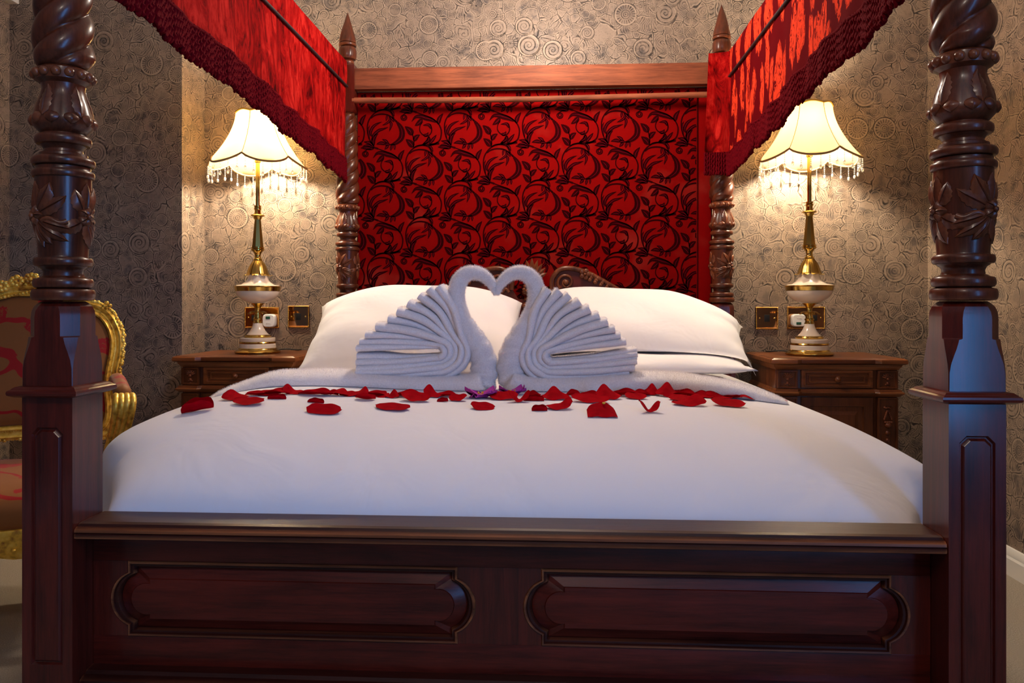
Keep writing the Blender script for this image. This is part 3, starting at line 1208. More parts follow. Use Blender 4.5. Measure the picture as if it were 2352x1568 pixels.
def flock():
    m = MB()
    polys = []
    veins = []

    def ribbon(pts, ws, jag=0):
        n = len(pts)
        L, R = [], []
        for i, p in enumerate(pts):
            d = (pts[min(n - 1, i + 1)] - pts[max(0, i - 1)]).normalized()
            nn = Vector((-d.y, d.x))
            j = 1 + jag * ((i * .5) % 1 - .25) * 2
            L.append(p + nn * ws[i] * j)
            R.append(p - nn * ws[i] * j)
        polys.append((L, R))
    for pts, w0, w1 in STEMS:
        c = catmull([Vector(p) for p in pts], 6)
        ribbon(c, [lerp(w0, w1, i / (len(c) - 1)) * 1.05 for i in range(len(c))])
    # little watch-spring curl
    c = [Vector((80 + (14 + 50 * t) * cos(t * 11 - 1.2), 975 + (14 + 50 * t) * sin(t * 11 - 1.2))) for t in [i / 40 for i in range(41)]]
    c += [Vector((110, 890)), Vector((180, 880))]
    ribbon(c, [11] * len(c))
    for pts, w, ser in LEAVES:
        c = catmull([Vector(p) for p in pts], 9)
        n = len(c)
        ribbon(c, [max(1.5, w * 1.04 * (sin(pi * min(1, (i / (n - 1)) ** .75)) ** .75)) if i < n - 1 else 1 for i in range(n)], .26 if ser else .10)
        a, b = int(n * .12), int(n * .80)
        veins.append(([p for p in c[a:b]], 3.2))
    nmain = len(polys)
    for c, w in veins:
        ribbon(c, [w * sin(pi * (.1 + .85 * i / len(c))) for i in range(len(c))])
    yt = YP - .0009
    vfaces = []
    O = P(858.5, 337, YP)         # place of motif origin (235,840)
    x0, x1, z0, z1 = -.786, .724, .90, 1.948
    for a in range(-4, 6):
        for b in range(-6, 8):
            ox = O.x + (a * 1500 + b * 750) * SC
            oz = O.z - (b * 692) * SC
            if ox < x0 - .3 or ox > x1 + .3 or oz < z0 - .3 or oz > z1 + .5:
                continue
            for pi_, (L, R) in enumerate(polys):
                base = len(m.v)
                yq = yt if pi_ < nmain else yt - .0004
                for l, r in zip(L, R):
                    for q in (l, r):
                        m.v.append((ox + (q.x - 235) * SC, yq, oz - (q.y - 840) * SC))
                for i in range(len(L) - 1):
                    ids = [base + 2 * i, base + 2 * i + 1, base + 2 * i + 3, base + 2 * i + 2]
                    if all(x0 < m.v[k][0] < x1 and z0 < m.v[k][2] < z1 for k in ids):
                        (m.f if pi_ < nmain else vfaces).append(tuple(ids))
    res = []
    for faces in (m.f, vfaces):
        used = sorted({i for f in faces for i in f})
        mp = {k: i for i, k in enumerate(used)}
        q = MB()
        q.v = [m.v[k] for k in used]
        q.f = [tuple(mp[i] for i in f) for f in faces]
        res.append(q)
    return res


fm_, vm_ = flock()
vn = vm_.build('flock_veins', M['vein'], hp, 0, fix=False)
vn['kind'] = 'stuff'
fl = fm_.build('flock_pattern', M['flock'], hp, 0, fix=False)
fl['kind'] = 'stuff'
fl['label'] = 'black flocked scrolling leaves'

# --- carved headboard crest standing in front of the cloth
YC = 2.000


def hz(u, v):
    q = P(u, v, YC)
    return (q.x, q.z)


crest = MB()
body = [(-.74, .50), (.74, .50), (.74, .93), (.62, .965), (.50, 1.0), (.44, 1.025), (.36, 1.075), (.25, 1.135), (.17, 1.158), (.12, 1.15), (.09, 1.11), (.085, 1.06), (.06, 1.02), (-.06, 1.02), (-.085, 1.06), (-.09, 1.11), (-.12, 1.15), (-.17, 1.158), (-.25, 1.135), (-.36, 1.075), (-.44, 1.025), (-.50, 1.0), (-.62, .965), (-.74, .93)]
crest.extrude(body, 'y', YC, YC + .03)
crest = crest.build('headboard', M['wood_x'], bed, 20)
for sx in (-1, 1):
    edge = catmull([Vector((sx * x, YC - .004, z)) for x, z in ((.62, .963), (.50, .998), (.44, 1.023), (.36, 1.072), (.25, 1.132), (.17, 1.155), (.12, 1.147), (.09, 1.108), (.088, 1.06))], 6)
    MB().tube(edge, [lerp(.006, .011, min(1, i / 30)) for i in range(len(edge))], 8).build('edge_roll', M['carved'], crest, 60)
    vol = [Vector((sx * (.150 + (.008 + .030 * t) * cos(t * 9 + 1.2)), YC - .006 - .004 * (1 - t), 1.093 + (.008 + .030 * t) * sin(t * 9 + 1.2))) for t in [i / 36 for i in range(37)]]
    MB().tube(vol, [.0035 + .004 * i / 36 for i in range(37)], 8).build('volute', M['carved'], crest, 60)
    MB().ball((sx * .150, YC - .008, 1.093), .013, 12, 8).build('boss', M['carved'], crest, 180)
    fm = MB()
    cx_, cz_ = sx * .232, 1.128
    for k in range(5):
        a = k * tau / 5
        fm.ball((cx_ + .015 * cos(a), YC - .014, cz_ + .015 * sin(a)), .0115, 9, 6, (1, .6, 1))
    fm.ball((cx_, YC - .022, cz_), .006, 8, 6)
    fm.build('carved_flower', M['carved'], crest, 180)
    for k in range(8):
        t = k / 7
        c = Vector((sx * lerp(.262, .425, t), YC - .008, lerp(1.113, 1.022, t)))
        s = lerp(.018, .007, t)
        h = MB()
        d = Vector((sx * .87, 0, -.5))
        for q in (-1, 0, 1):
            e = Vector((-d.z, 0, d.x)) * q
            h.ball(c + e * s * .62 - d * s * .2, s * .62, 8, 6, (1.0, .75, 1.0))
        h.build('carved_husk', M['carved'], crest, 180)
    MB().tube(catmull([Vector((sx * x, YC - .006, z)) for x, z in ((.10, 1.05), (.115, 1.065), (.13, 1.05), (.16, 1.04), (.19, 1.055))], 5), .007, 8).build('carved_scroll', M['carved'], crest, 60)
cm = MB()
for k in range(9):
    a = lerp(-1.15, 1.15, k / 8)
    L = .085 - .02 * abs(a)
    base = Vector((0.0, YC - .004, 1.105))
    d = Vector((sin(a), 0, cos(a)))
    s = Vector((cos(a), 0, -sin(a)))
    rr = []
    for i in range(7):
        t = i / 6
        wv = .011 * sin(pi * min(1, t * .85 + .15)) + .001
        c = base + d * (L * t + .01)
        rr.append([c + s * wv, c + Vector((0, -.008, 0)) * (1 - t * .5), c - s * wv, c + Vector((0, .006, 0))])
    cm.rings(rr)
cm.build('carved_shell', M['carved'], crest, 40)
um = MB()
for (zz, rx) in ((1.10, .030), (1.075, .040), (1.05, .045), (1.02, .036), (.99, .05)):
    um.ball((0, YC - .006, zz), rx, 14, 8, (1, .55, .42))
for k in range(7):
    um.ball((lerp(-.034, .034, k / 6), YC - .030, 1.062 - .006 * (k % 2)), .0075, 8, 6)
um.ball((.018, YC - .028, 1.106), .0075, 8, 6).ball((-.018, YC - .028, 1.106), .0075, 8, 6)
um.build('carved_urn', M['carved'], crest, 60)

# ------------------------------------------------------------------ velvet pelmets between the posts
ZT, ZBAND = 2.072, 1.962


def zbot(y):
    return lerp(1.735, 1.622, max(0, min(1.02, y / 2.0))) + .004 * sin(y * 9)


def slab(fn, nu, nv, thick):
    """closed sheet: fn(u,v,side)"""
    m = MB()
    front = [[fn(i / (nu - 1), j / (nv - 1), 0) for i in range(nu)] for j in range(nv)]
    back = [[fn(i / (nu - 1), j / (nv - 1), thick) for i in range(nu)] for j in range(nv)]
    m.rings([f + list(reversed(b)) for f, b in zip(front, back)])
    return m


def cord(top, length, r, seed, seg=7, rows=22):
    q = random.Random(seed)
    m = MB()
    ph = q.uniform(0, 6)
    sw = Vector((q.uniform(-.003, .003), q.uniform(-.004, .004), 0))
    rr = []
    for j in range(rows):
        t = j / (rows - 1)
        c = Vector(top) + Vector((0, 0, -length * t)) + sw * t * t
        rad = r * (.72 + .28 * sqrt(max(0, 1 - ((t - .8) / .2) ** 2)) if t > .8 else 1) * (1.15 if .72 < t < .97 else 1)
        if t > .985:
            rad = r * .35
        rr.append([c + Vector((cos(tau * k / seg), sin(tau * k / seg), 0)) * rad * (1 + .38 * cos(2 * tau * k / seg - 30 * t + ph)) for k in range(seg)])
    m.rings(rr)
    return m


def pelmet(sx, label):
    root = thing('bed_pelmet', label, 'pelmet', (0, 0, 0), 0, 'velvet pelmets hung between the bed posts')
    xin = -.826 if sx < 0 else .846
    y0, y1 = .055, (1.976 if sx < 0 else 1.925)
    pat = M['velvet'] if sx < 0 else M['ikat']

    def path(u):
        """plan of the drape: along the rail, then (right-hand one) folding in across the head post"""
        y = lerp(y0, y1, u)
        return y

    def main(u, v, th):
        y = path(u)
        z = lerp(ZBAND + .006, zbot(y), v)
        fold = .006 * v * sin(y * 21 + 1.5 * sin(y * 5)) + .004 * v * sin(y * 47) + .010 * v * (1 - abs(2 * u - 1))
        return (xin - sx * (.002 + fold) + sx * th, y, z)
    slab(main, 110, 14, .005).build('drape', pat, root, 60)

    def band(u, v, th):
        y = lerp(y0, y1, u)
        z = lerp(ZT, ZBAND, v)
        return (xin - sx * (.005 + .003 * sin(v * pi) + .0015 * sin(y * 13)) + sx * th, y, z + .002 * sin(y * 7))
    slab(band, 60, 6, .007).build('top_band', M['velvet'] if sx < 0 else pat, root, 60)
    MB().box(min(xin, sx * .872), max(xin, sx * .872), y0, y1, ZT - .004, ZT + .002).build('top_cover', M['velvet'], root)
    MB().tube([(xin - sx * .009, lerp(y0, y1, i / 30), ZBAND - .001) for i in range(31)], .0052, 8).build('piping', M['piping'], root, 180)
    fr = MB()
    hd = MB()
    n = int((y1 - y0) / .0105)
    for i in range(n):
        y = lerp(y0, y1, i / (n - 1))
        fold = .006 * sin(y * 21 + 1.5 * sin(y * 5)) + .004 * sin(y * 47) + .010 * (1 - abs(2 * (i / (n - 1)) - 1))
        x = xin - sx * (.006 + fold)
        q = cord((x, y, zbot(y) + .012), (.100 + rnd.uniform(-.007, .004)), .0058, i + (sx > 0) * 999)
        fr.add(q.v, q.f)
        q = cord((x + sx * .006, y + .0052, zbot(y) + .012), .095 + rnd.uniform(-.006, .004), .0054, i + 5000)
        fr.add(q.v, q.f)
    hd.tube([(xin - sx * (.007 + .006 * sin(y * 21 + 1.5 * sin(y * 5)) + .004 * sin(y * 47) + .010 * (1 - abs(2 * t - 1))), y, zbot(y) + .008) for t, y in [(i / 80, lerp(y0, y1, i / 80)) for i in range(81)]], .006, 8)
    if sx > 0:
        # return of the drape across the front of the head post
        ya = y1 + .012

        def ret(u, v, th):
            x = lerp(.756, .846, u)
            z = lerp(ZT - .005, 1.632, v)
            return (x - .018 * v * (1 - u), ya - .03 * u * u - .006 * sin(u * 9 + v * 3) * v + th, z)
        slab(ret, 14, 16, .005).build('return_drape', M['velvet'], root, 60)
        for i in range(12):
            x = lerp(.739, .846, i / 11)
            q = cord((x, ya - .008 - .02 * (i / 11) ** 2, 1.642), .098, .0049, 7000 + i)
            fr.add(q.v, q.f)
            q = cord((x + .004, ya - .002 - .02 * (i / 11) ** 2, 1.642), .095, .0049, 7100 + i)
            fr.add(q.v, q.f)
    o = fr.build('bullion_fringe', M['fringe'], root, 60, fix=False)
    o['kind'] = 'stuff'
    o['label'] = 'dark red twisted cord fringe'
    hd.build('fringe_heading', M['fringe'], root, 60)
    return root


pelmet(-1, 'red crushed velvet pelmet with bullion fringe along the left of the bed')
pelmet(1, 'bright red patterned velvet pelmet with bullion fringe along the right of the bed')

# ------------------------------------------------------------------ duvet
def du_a(y):
    return .783 + .195 * sstep((y - .045) / .36)


def du_top(y):
    t = max(0, min(1, (y - .052) / .72))
    return .572 + .173 * (1 - (1 - t) ** 2.5) ** .62 + .004 * (y - .7) * (y > .7)


def duvet_z(x, y):
    a = du_a(y)
    q = min(1, abs(x) / a)
    ex = 4.6 if x > 0 else 6.5
    zb_ = min(.600, du_top(y) - .05 - .06 * sstep((y - .05) / .2))
    z = zb_ + (du_top(y) - zb_) * sqrt(max(0, 1 - q ** ex))
    # right-hand side lies a little lower, as it does on the bed
    if x > 0:
        z -= .014 * (x / .9) ** 2
    else:
        z += .030 * sstep(-x / .85) * sstep(1.4 - y)
    # creases drawn in towards the tucked foot corners
    k = max(0, 1 - (y - .05) / .30)
    z += .0016 * k * k * sin(x * 24 + 2.5 * sin(x * 5)) * (abs(x) / .8) ** 3
    z += .0022 * sin(x * 5.1 + y * 3.3) * sin(y * 4.7 - x * 2.1)
    return z


def duvet():
    m = MB()
    ys = [.052 + 1.90 * (i / 70) ** 1.35 for i in range(71)]
    nx = 97
    rr = []
    for y in ys:
        a = du_a(y)
        ring = [(-a + .012, y, .44)]
        for zz in (.47, .50, .54):
            ring.append((-a - .004 * sin(y * 17 + zz * 9), y, min(zz, duvet_z(-a, y))))
        for i in range(nx):
            s = -cos(pi * i / (nx - 1))
            s = .65 * s + .35 * (2 * i / (nx - 1) - 1)
            ring.append((a * s, y, duvet_z(a * s * .99999, y)))
        for zz in (.54, .50, .47):
            ring.append((a + .004 * sin(y * 15 + zz * 7), y, min(zz, duvet_z(a, y))))
        ring.append((a - .012, y, .44))
        rr.append(ring)
    m.rings(rr)
    return m


tag(duvet().build('duvet', M['duvet'], None, 180), 'smooth white cotton duvet covering the whole bed', 'duvet')


def on_duvet(u, v):
    """where the line of sight through (u, v) meets the duvet"""
    d = ray(u, v)
    o = Vector((CX, CY, CZ))
    t = (.10 - CY) / d.y
    last = None
    while t < 4.2:
        p = o + d * t
        if abs(p.x) < du_a(p.y) and p.z <= duvet_z(p.x, p.y):
            return Vector((p.x, p.y, duvet_z(p.x, p.y)))
        t += .004
    p = P(u, v, .80)
    return Vector((p.x, .80, duvet_z(max(-.96, min(.96, p.x)), .80)))


# ------------------------------------------------------------------ pillows
def pillow_mesh(w, h, t, seed, drop=(0, 0)):
    q = random.Random(seed)
    m = MB()
    n = 41
    ph = [q.uniform(0, 6) for _ in range(6)]

    def pt(u, v, sgn):
        s, r = 2 * u - 1, 2 * v - 1
        edge = (1 - abs(s) ** 3.0) * (1 - abs(r) ** 3.0)
        th = t * max(0, edge) ** .55
        # drawn-in sides, pointed corners
        x = s * w * (1 - .055 * (1 - r * r) ** 1.0 * abs(s) ** 3)
        y = r * h * (1 - .060 * (1 - s * s) * abs(r) ** 3)
        wr = .006 * edge * sin(s * 7 + ph[0] + 3 * r) * sin(r * 5 + ph[1]) + .010 * (abs(s) > .55) * (abs(s) - .55) * sin(r * 13 + ph[2])
        if r > 0:
            y -= r * h * (drop[0] * max(0, -s - .25) ** 1.6 + drop[1] * max(0, s - .25) ** 1.6)
        return (x, y, sgn * th * (1 if sgn > 0 else .55) + wr)
    top = MB().grid(lambda u, v: pt(u, v, 1), n, n)
    bot = MB().grid(lambda u, v: pt(u, v, -1), n, n)
    m.add(top.v, top.f).add(bot.v, [tuple(reversed(f)) for f in bot.f])
    me = bpy.data.meshes.new('pillow')
    me.from_pydata(m.v, [], m.f)
    b = bmesh.new()
    b.from_mesh(me)
    bmesh.ops.remove_doubles(b, verts=b.verts[:], dist=.0004)
    bmesh.ops.recalc_face_normals(b, faces=b.faces[:])
    b.to_mesh(me)
    b.free()
    me.polygons.foreach_set('use_smooth', [True] * len(me.polygons))
    me.materials.append(M['pillow'])
    return me


def pillow(label, c, w, h, t, tilt, rz, seed, roll=0.0, drop=(0, 0)):
    me = pillow_mesh(w, h, t, seed, drop)
    from mathutils import Euler
    R = Euler((tilt, roll, rz)).to_matrix()
    for q in me.vertices:
        p = Vector(c) + R @ q.co
        zmin = duvet_z(max(-.97, min(.97, p.x)), min(1.9, p.y)) + .003
        for (sx0, sx1, sy0, sy1, st) in SUPPORT:
            a, b = abs(p.x - sx0) / sx1, abs(p.y - sy0) / sy1
            if a < 1 and b < 1:
                zmin = max(zmin, st[0] + st[1] * ((1 - a ** 3) * (1 - b ** 3)) ** .55 + .004)
        p.z = max(p.z, zmin)
        q.co = p - Vector(c)
    o = place(me, 'pillow', None, c)
    tag(o, label, 'pillow', 'white pillows at the head of the bed')


SUPPORT = []
PILLOWS = [
    ('plump white pillow on the left, behind the left towel swan', (-.422, 1.53, .892), .405, .285, .125, radians(29), radians(4), 3, radians(0), (.5, .35)),
    ('upper of the two white pillows on the right, its corner hanging free', (.408, 1.585, .904), .415, .290, .100, radians(25), radians(-4), 5, radians(4), (.35, 1.1)),
    ('lower of the two white pillows on the right', (.395, 1.44, .785), .385, .25, .045, radians(2), radians(-2), 8, 0),
]
pillow(*PILLOWS[2])
pillow(*PILLOWS[0])
SUPPORT.append((.395, .385, 1.44, .25, (.785, .045)))
pillow(*PILLOWS[1])

# ------------------------------------------------------------------ towel swans
YS = .90


def fuzz(o, count, seed):
    ps = o.modifiers.new('towel_pile', 'PARTICLE_SYSTEM')
    st = o.particle_systems[0].settings
    o.particle_systems[0].seed = seed
    st.type = 'HAIR'
    st.count = count
    st.hair_length = .0022
    st.hair_step = 2
    st.root_radius = .0004
    st.tip_radius = .0002
    st.radius_scale = 1.0
    st.factor_random = .0010
    st.brownian_factor = .0
    st.use_advanced_hair = True
    st.display_step = 2
    st.render_step = 2
    st.material = 1


def swan(mirror, label):
    """mirror +1: the left bird as photographed; image measurements turned into real positions in the plane YS"""
    root = thing('towel_swan', label, 'towel swan', (0, 0, 0), 0, 'towel swans kissing on the bed')

    def Q(u, v, y=YS):
        return P(u, v, y)
    # neck -----------------------------------------------------------
    if mirror > 0:
        nk = [(1139, 676, 6), (1134, 660, 9.5), (1124, 645, 12.5), (1109, 632, 14.5), (1088, 626, 16), (1067, 632, 17.5), (1053, 650, 18.5), (1048, 678, 19), (1052, 706, 19.5), (1064, 738, 20.5), (1083, 770, 24), (1101, 800, 27), (1111, 830, 29), (1112, 858, 31), (1106, 880, 30), (1098, 893, 20)]
    else:
        nk = [(1141, 676, 6), (1146, 658, 9.5), (1157, 643, 12.5), (1173, 630, 14.5), (1193, 625, 16), (1213, 632, 17.5), (1227, 650, 18.5), (1232, 678, 19), (1228, 706, 20), (1215, 738, 22), (1196, 770, 25), (1181, 800, 28), (1173, 830, 29), (1174, 858, 31), (1182, 880, 30), (1190, 893, 20)]
    pts = catmull([Q(u, v, YS - .02) for u, v, r in nk], 6)
    rad = []
    for i in range(len(nk) - 1):
        rad += [lerp(nk[i][2], nk[i + 1][2], k / 6) for k in range(6)]
    rad.append(nk[-1][2])
    sc = (YS - .02 - CY) / FPX
    rad = [r * sc for r in rad]
    m = MB()
    n = len(pts)
    rr = []
    seg = 26
    for i, p in enumerate(pts):
        t = (pts[min(n - 1, i + 1)] - pts[max(0, i - 1)]).normalized()
        s = Vector((0, 1, 0))
        w_ = t.cross(s).normalized()
        f = i / (n - 1)
        ring = []
        for k in range(seg):
            a = tau * k / seg
            q = 1 + .02 * sin(3 * a + i * .25) + .16 * max(0, f - .45) * sin(i * 1.15 + 2.0 * sin(a + .6) + 1.2 * cos(2 * a)) + .012 * sin(i * 2.3 + k * 1.9)
            ring.append(p + s * cos(a) * rad[i] * .92 * q + w_ * sin(a) * rad[i] * q)
        rr.append(ring)
    m.rings(rr)
    for i, v in enumerate(m.v):
        zz = duvet_z(v[0], v[1]) + .0015
        if v[2] < zz:
            m.v[i] = (v[0], v[1], zz)
    fuzz(m.build('neck', M['terry'], root, 180), 24000, 1)
    # base: the rest of the neck towel lying along the bed, its end hanging over the edge
    if mirror > 0:
        bs = [(1112, 872, 26, 0), (1075, 884, 27, 0), (1020, 886, 28, 0), (940, 884, 28, 0), (850, 880, 29, 0), (760, 876, 29, 0), (690, 876, 28, .0), (640, 878, 27, .0), (590, 890, 24, .0), (540, 905, 20, 0), (500, 924, 15, 0), (486, 938, 8, 0)]
    else:
        bs = [(1176, 872, 26, 0), (1215, 886, 27, 0), (1270, 888, 27, 0), (1350, 886, 28, 0), (1450, 882, 28, 0), (1540, 882, 27, 0), (1610, 888, 25, 0), (1680, 898, 22, 0), (1740, 910, 17, 0), (1785, 922, 11, 0), (1800, 928, 6, 0)]
    raw = []
    for u, v, r, _ in bs:
        q = Q(u, v, YS + .005)
        raw.append(q)
    pts = catmull(raw, 6)
    rad = []
    for i in range(len(bs) - 1):
        rad += [lerp(bs[i][2], bs[i + 1][2], k / 6) for k in range(6)]
    rad.append(bs[-1][2])
    sc = (YS - CY) / FPX
    m = MB()
    rr = []
    n = len(pts)
    for i, p in enumerate(pts):
        t = (pts[min(n - 1, i + 1)] - pts[max(0, i - 1)]).normalized()
        s = Vector((0, 1, 0))
        w_ = s.cross(t).normalized()
        if w_.z < 0:
            w_ = -w_
        R = rad[i] * sc
        ring = []
        for k in range(seg):
            a = tau * k / seg
            q = 1 + .02 * sin(2 * a + i * .4) + .01 * sin(i * 1.9 + k)
            wd = .095 * (1 if i < n - 12 else lerp(1, .55, (i - n + 12) / 12))
            cc, ss = cos(a), sin(a)
            ring.append(p + s * (abs(cc) ** .8 * (1 if cc > 0 else -1)) * wd * q + w_ * (abs(ss) ** .75 * (1 if ss > 0 else -1)) * R * q)
        rr.append(ring)
    m.rings(rr)
    # never below the duvet
    for i, v in enumerate(m.v):
        if abs(v[0]) < du_a(v[1]) - .002:
            zz = duvet_z(v[0], v[1]) + .0015
            if v[2] < zz:
                m.v[i] = (v[0], v[1], zz)
    fuzz(m.build('base_roll', M['terry'], root, 180), 36000, 2)
    # body: folded towel bent round in a fan ---------------------------------
    if mirror > 0:
        E_ = (1004, 806)
        fan = [(1012, 659), (992, 664), (969, 679), (944, 697), (921, 714), (899, 731), (872, 749), (850, 767), (835, 783), (828, 797)]
        lowx = [832, 836, 830, 826, 826, 827, 828, 826, 825, 826]
        lowv = [861, 859, 857, 854.5, 852, 848.5, 844.5, 839, 830.5, 816]
        lowt = [4, 4, 4, 4, 4, 4, 4.5, 5.5, 8, 10]
        ang0 = [38, 44, 52, 60, 66, 73, 80, 86, 92, 96]
        sg = 1
    else:
        E_ = (1274, 816)
        fan = [(1258, 664), (1284, 668), (1306, 677), (1330, 692), (1352, 708), (1374, 723), (1393, 738), (1409, 754), (1422, 769), (1434, 783)]
        lowx = [1414, 1430, 1442, 1449, 1454, 1457, 1459, 1460, 1461, 1460]
        lowv = [861, 857, 852, 847, 841, 834, 827, 819, 811, 802]
        lowt = [4, 4, 4, 4, 4.5, 5, 5, 5.5, 5.5, 6]
        ang0 = [38, 44, 52, 60, 66, 73, 80, 86, 92, 96]
        sg = -1
    N = len(fan)
    body = MB()
    depth = .105
    sc = (YS - CY) / FPX
    for i in range(N):
        rx = lerp(74, 15, i / (N - 1))
        rz = lerp(58, 9, i / (N - 1))
        c = [Vector((fan[i][0], fan[i][1]))]
        a_list = [ang0[i]] + [ang0[i] + (-90 - ang0[i]) * f for f in (.28, .55, .8, 1.0)]
        # a soft pull towards the wrap
        p1 = Vector((E_[0] + sg * rx * cos(radians(a_list[0])), E_[1] - rz * 1.15 * sin(radians(a_list[0]))))
        mid = c[0].lerp(p1, .5)
        nrm = Vector((-(p1 - c[0]).y, (p1 - c[0]).x)).normalized() * sg
        c.append(mid + nrm * (-10 if i < 3 else lerp(-10, -1, (i - 3) / 6)))
        for a in a_list:
            c.append(Vector((E_[0] + sg * rx * cos(radians(a)), E_[1] - rz * (1.15 if a > 0 else 1) * sin(radians(a)))))
        lo = Vector((lowx[i], lowv[i]))
        bm_ = c[-1].lerp(lo, .5)
        c.append(bm_ + Vector((0, 3)))
        c.append(lo)
        cl = catmull(c, 7)
        n = len(cl)
        # cumulative length for the thickness
        L = [0]
        for k in range(1, n):
            L.append(L[-1] + (cl[k] - cl[k - 1]).length)
        kw = 2 * 7
        rr = []
        for k, p in enumerate(cl):
            t = (cl[min(n - 1, k + 1)] - cl[max(0, k - 1)]).normalized()
            nn = Vector((-t.y, t.x))
            fr = max(0, 1 - L[k] / max(1, L[kw]))
            wr_ = 7.6 if i % 2 == 0 else 4.0
            th = lerp(wr_, 11 if i < 7 else 8.5, fr ** .8)
            if k > n - 12:
                th = lerp(wr_, max(lowt[i], wr_), sstep((k - n + 12) / 8))
            wob = 1 + .05 * sin(k * .9 + i * 2)
            th *= wob
            dfront = -depth * (.5 + .06 * sin(i * 2.1 + k * .12)) - .008 * fr + (.016 * (1 - fr) if i % 2 else 0)
            dback = depth * .5
            ring = []
            for aa in (-1, -.97, -.85, -.62, -.32, 0, .32, .62, .85, .97, 1):
                # rounded fold showing at the front
                yy = YS + dfront + th * sc * 1.7 * (1 - sqrt(1 - aa * aa))
                q = p + nn * th * aa * .98
                e = P(q.x, q.y, YS)
                e.y = yy
                ring.append(e)
            for aa in (1, 0, -1):
                q = p + nn * th * aa
                e = P(q.x, q.y, YS)
                e.y = YS + dback
                ring.append(e)
            rr.append(ring)
        body.rings(rr)
    fuzz(body.build('body', M['terry'], root, 70), 50000, 3)
    return root


swan(1, 'left white towel swan with fanned body, its neck the left half of the heart')
swan(-1, 'right white towel swan with fanned body, its neck the right half of the heart')

# ------------------------------------------------------------------ rose petals
PET = [  # left, right, top, bottom in the photograph, form, label (None: in the row along the towels)
    (413, 475, 921, 953, 'roll', 'rolled bright red petal lying farthest left on the duvet'),
    (506, 560, 903, 922, 'peakl', None), (562, 605, 899, 912, 'cup', None),
    (530, 597, 918, 935, 'boat', 'pointed dark red petal in front of the left end of the row'),
    (605, 655, 893, 910, 'cup', None), (612, 650, 906, 920, 'roll', 'small bright red curled petal just before the row, left of the left swan'),
    (647, 688, 889, 908, 'peakl', None), (683, 750, 895, 912, 'cup', None),
    (703, 739, 916, 929, 'roll', 'small dark curled petal in front of the row, left of the left swan body'),
    (700, 775, 933, 955, 'flat', 'large flat red petal below the small dark curled one'),
    (757, 795, 895, 912, 'arch', None), (800, 840, 894, 911, 'peakm', None), (815, 855, 904, 922, 'cup', None), (850, 888, 904, 914, 'flat', None),
    (857, 936, 931, 946, 'boat', 'long leaf-shaped red petal alone in front of the left swan body'),
    (885, 912, 899, 916, 'peakm', None), (905, 955, 898, 915, 'cup', None), (922, 980, 900, 926, 'boat', None), (972, 1012, 889, 915, 'peakl', None),
    (1003, 1027, 914, 925, 'roll', 'tiny red petal just in front of the row, left of the purple flower'),
    (1000, 1045, 901, 914, 'cup', None), (1031, 1068, 905, 924, 'boat', None),
    (1081, 1134, 926, 944, 'flat', 'red petal alone in front of the purple flowers'),
    (1126, 1185, 899, 921, 'boat', None), (1168, 1214, 894, 927, 'vee', None), (1205, 1246, 907, 924, 'roll', None), (1209, 1240, 900, 911, 'peakm', None),
    (1245, 1303, 896, 921, 'peakm', None), (1300, 1332, 897, 915, 'cup', None),
    (1222, 1256, 930, 947, 'roll', 'small plump petal touching the larger curled one before the right swan'),
    (1255, 1313, 920, 944, 'peakr', 'curled red petal with a raised right edge before the right swan'),
    (1318, 1395, 907, 928, 'boat', None), (1328, 1376, 901, 915, 'cup', None),
    (1352, 1415, 932, 961, 'dome', 'large half-round red petal with a yellow tip, nearest the camera'),
    (1373, 1425, 891, 920, 'peakm', None), (1410, 1462, 894, 913, 'cup', None), (1440, 1484, 904, 919, 'boat', None),
    (1470, 1517, 919, 952, 'vee', 'upright V-shaped red petal before the right swan tail'),
    (1476, 1512, 888, 910, 'peakm', None), (1512, 1562, 887, 914, 'peakm', None), (1540, 1600, 896, 914, 'cup', None),
    (1543, 1600, 909, 923, 'boat', None),
    (1549, 1622, 912, 935, 'peakm', 'folded tent-like red petal before the right end of the row'),
    (1590, 1640, 897, 915, 'peakm', None), (1620, 1682, 897, 917, 'peakm', None),
    (1640, 1712, 918, 937, 'boat', 'broad red petal before the right end of the row'),
    (1662, 1705, 903, 918, 'cup', None), (1690, 1732, 904, 921, 'arch', None),
    (588, 640, 897, 911, 'boat', None), (735, 772, 898, 912, 'cup', None), (778, 815, 899, 912, 'boat', None), (838, 882, 897, 911, 'cup', None),
    (1455, 1492, 896, 912, 'cup', None),
    (1755, 1811, 913, 921, 'boat', 'single red petal farthest right on the duvet'),
]


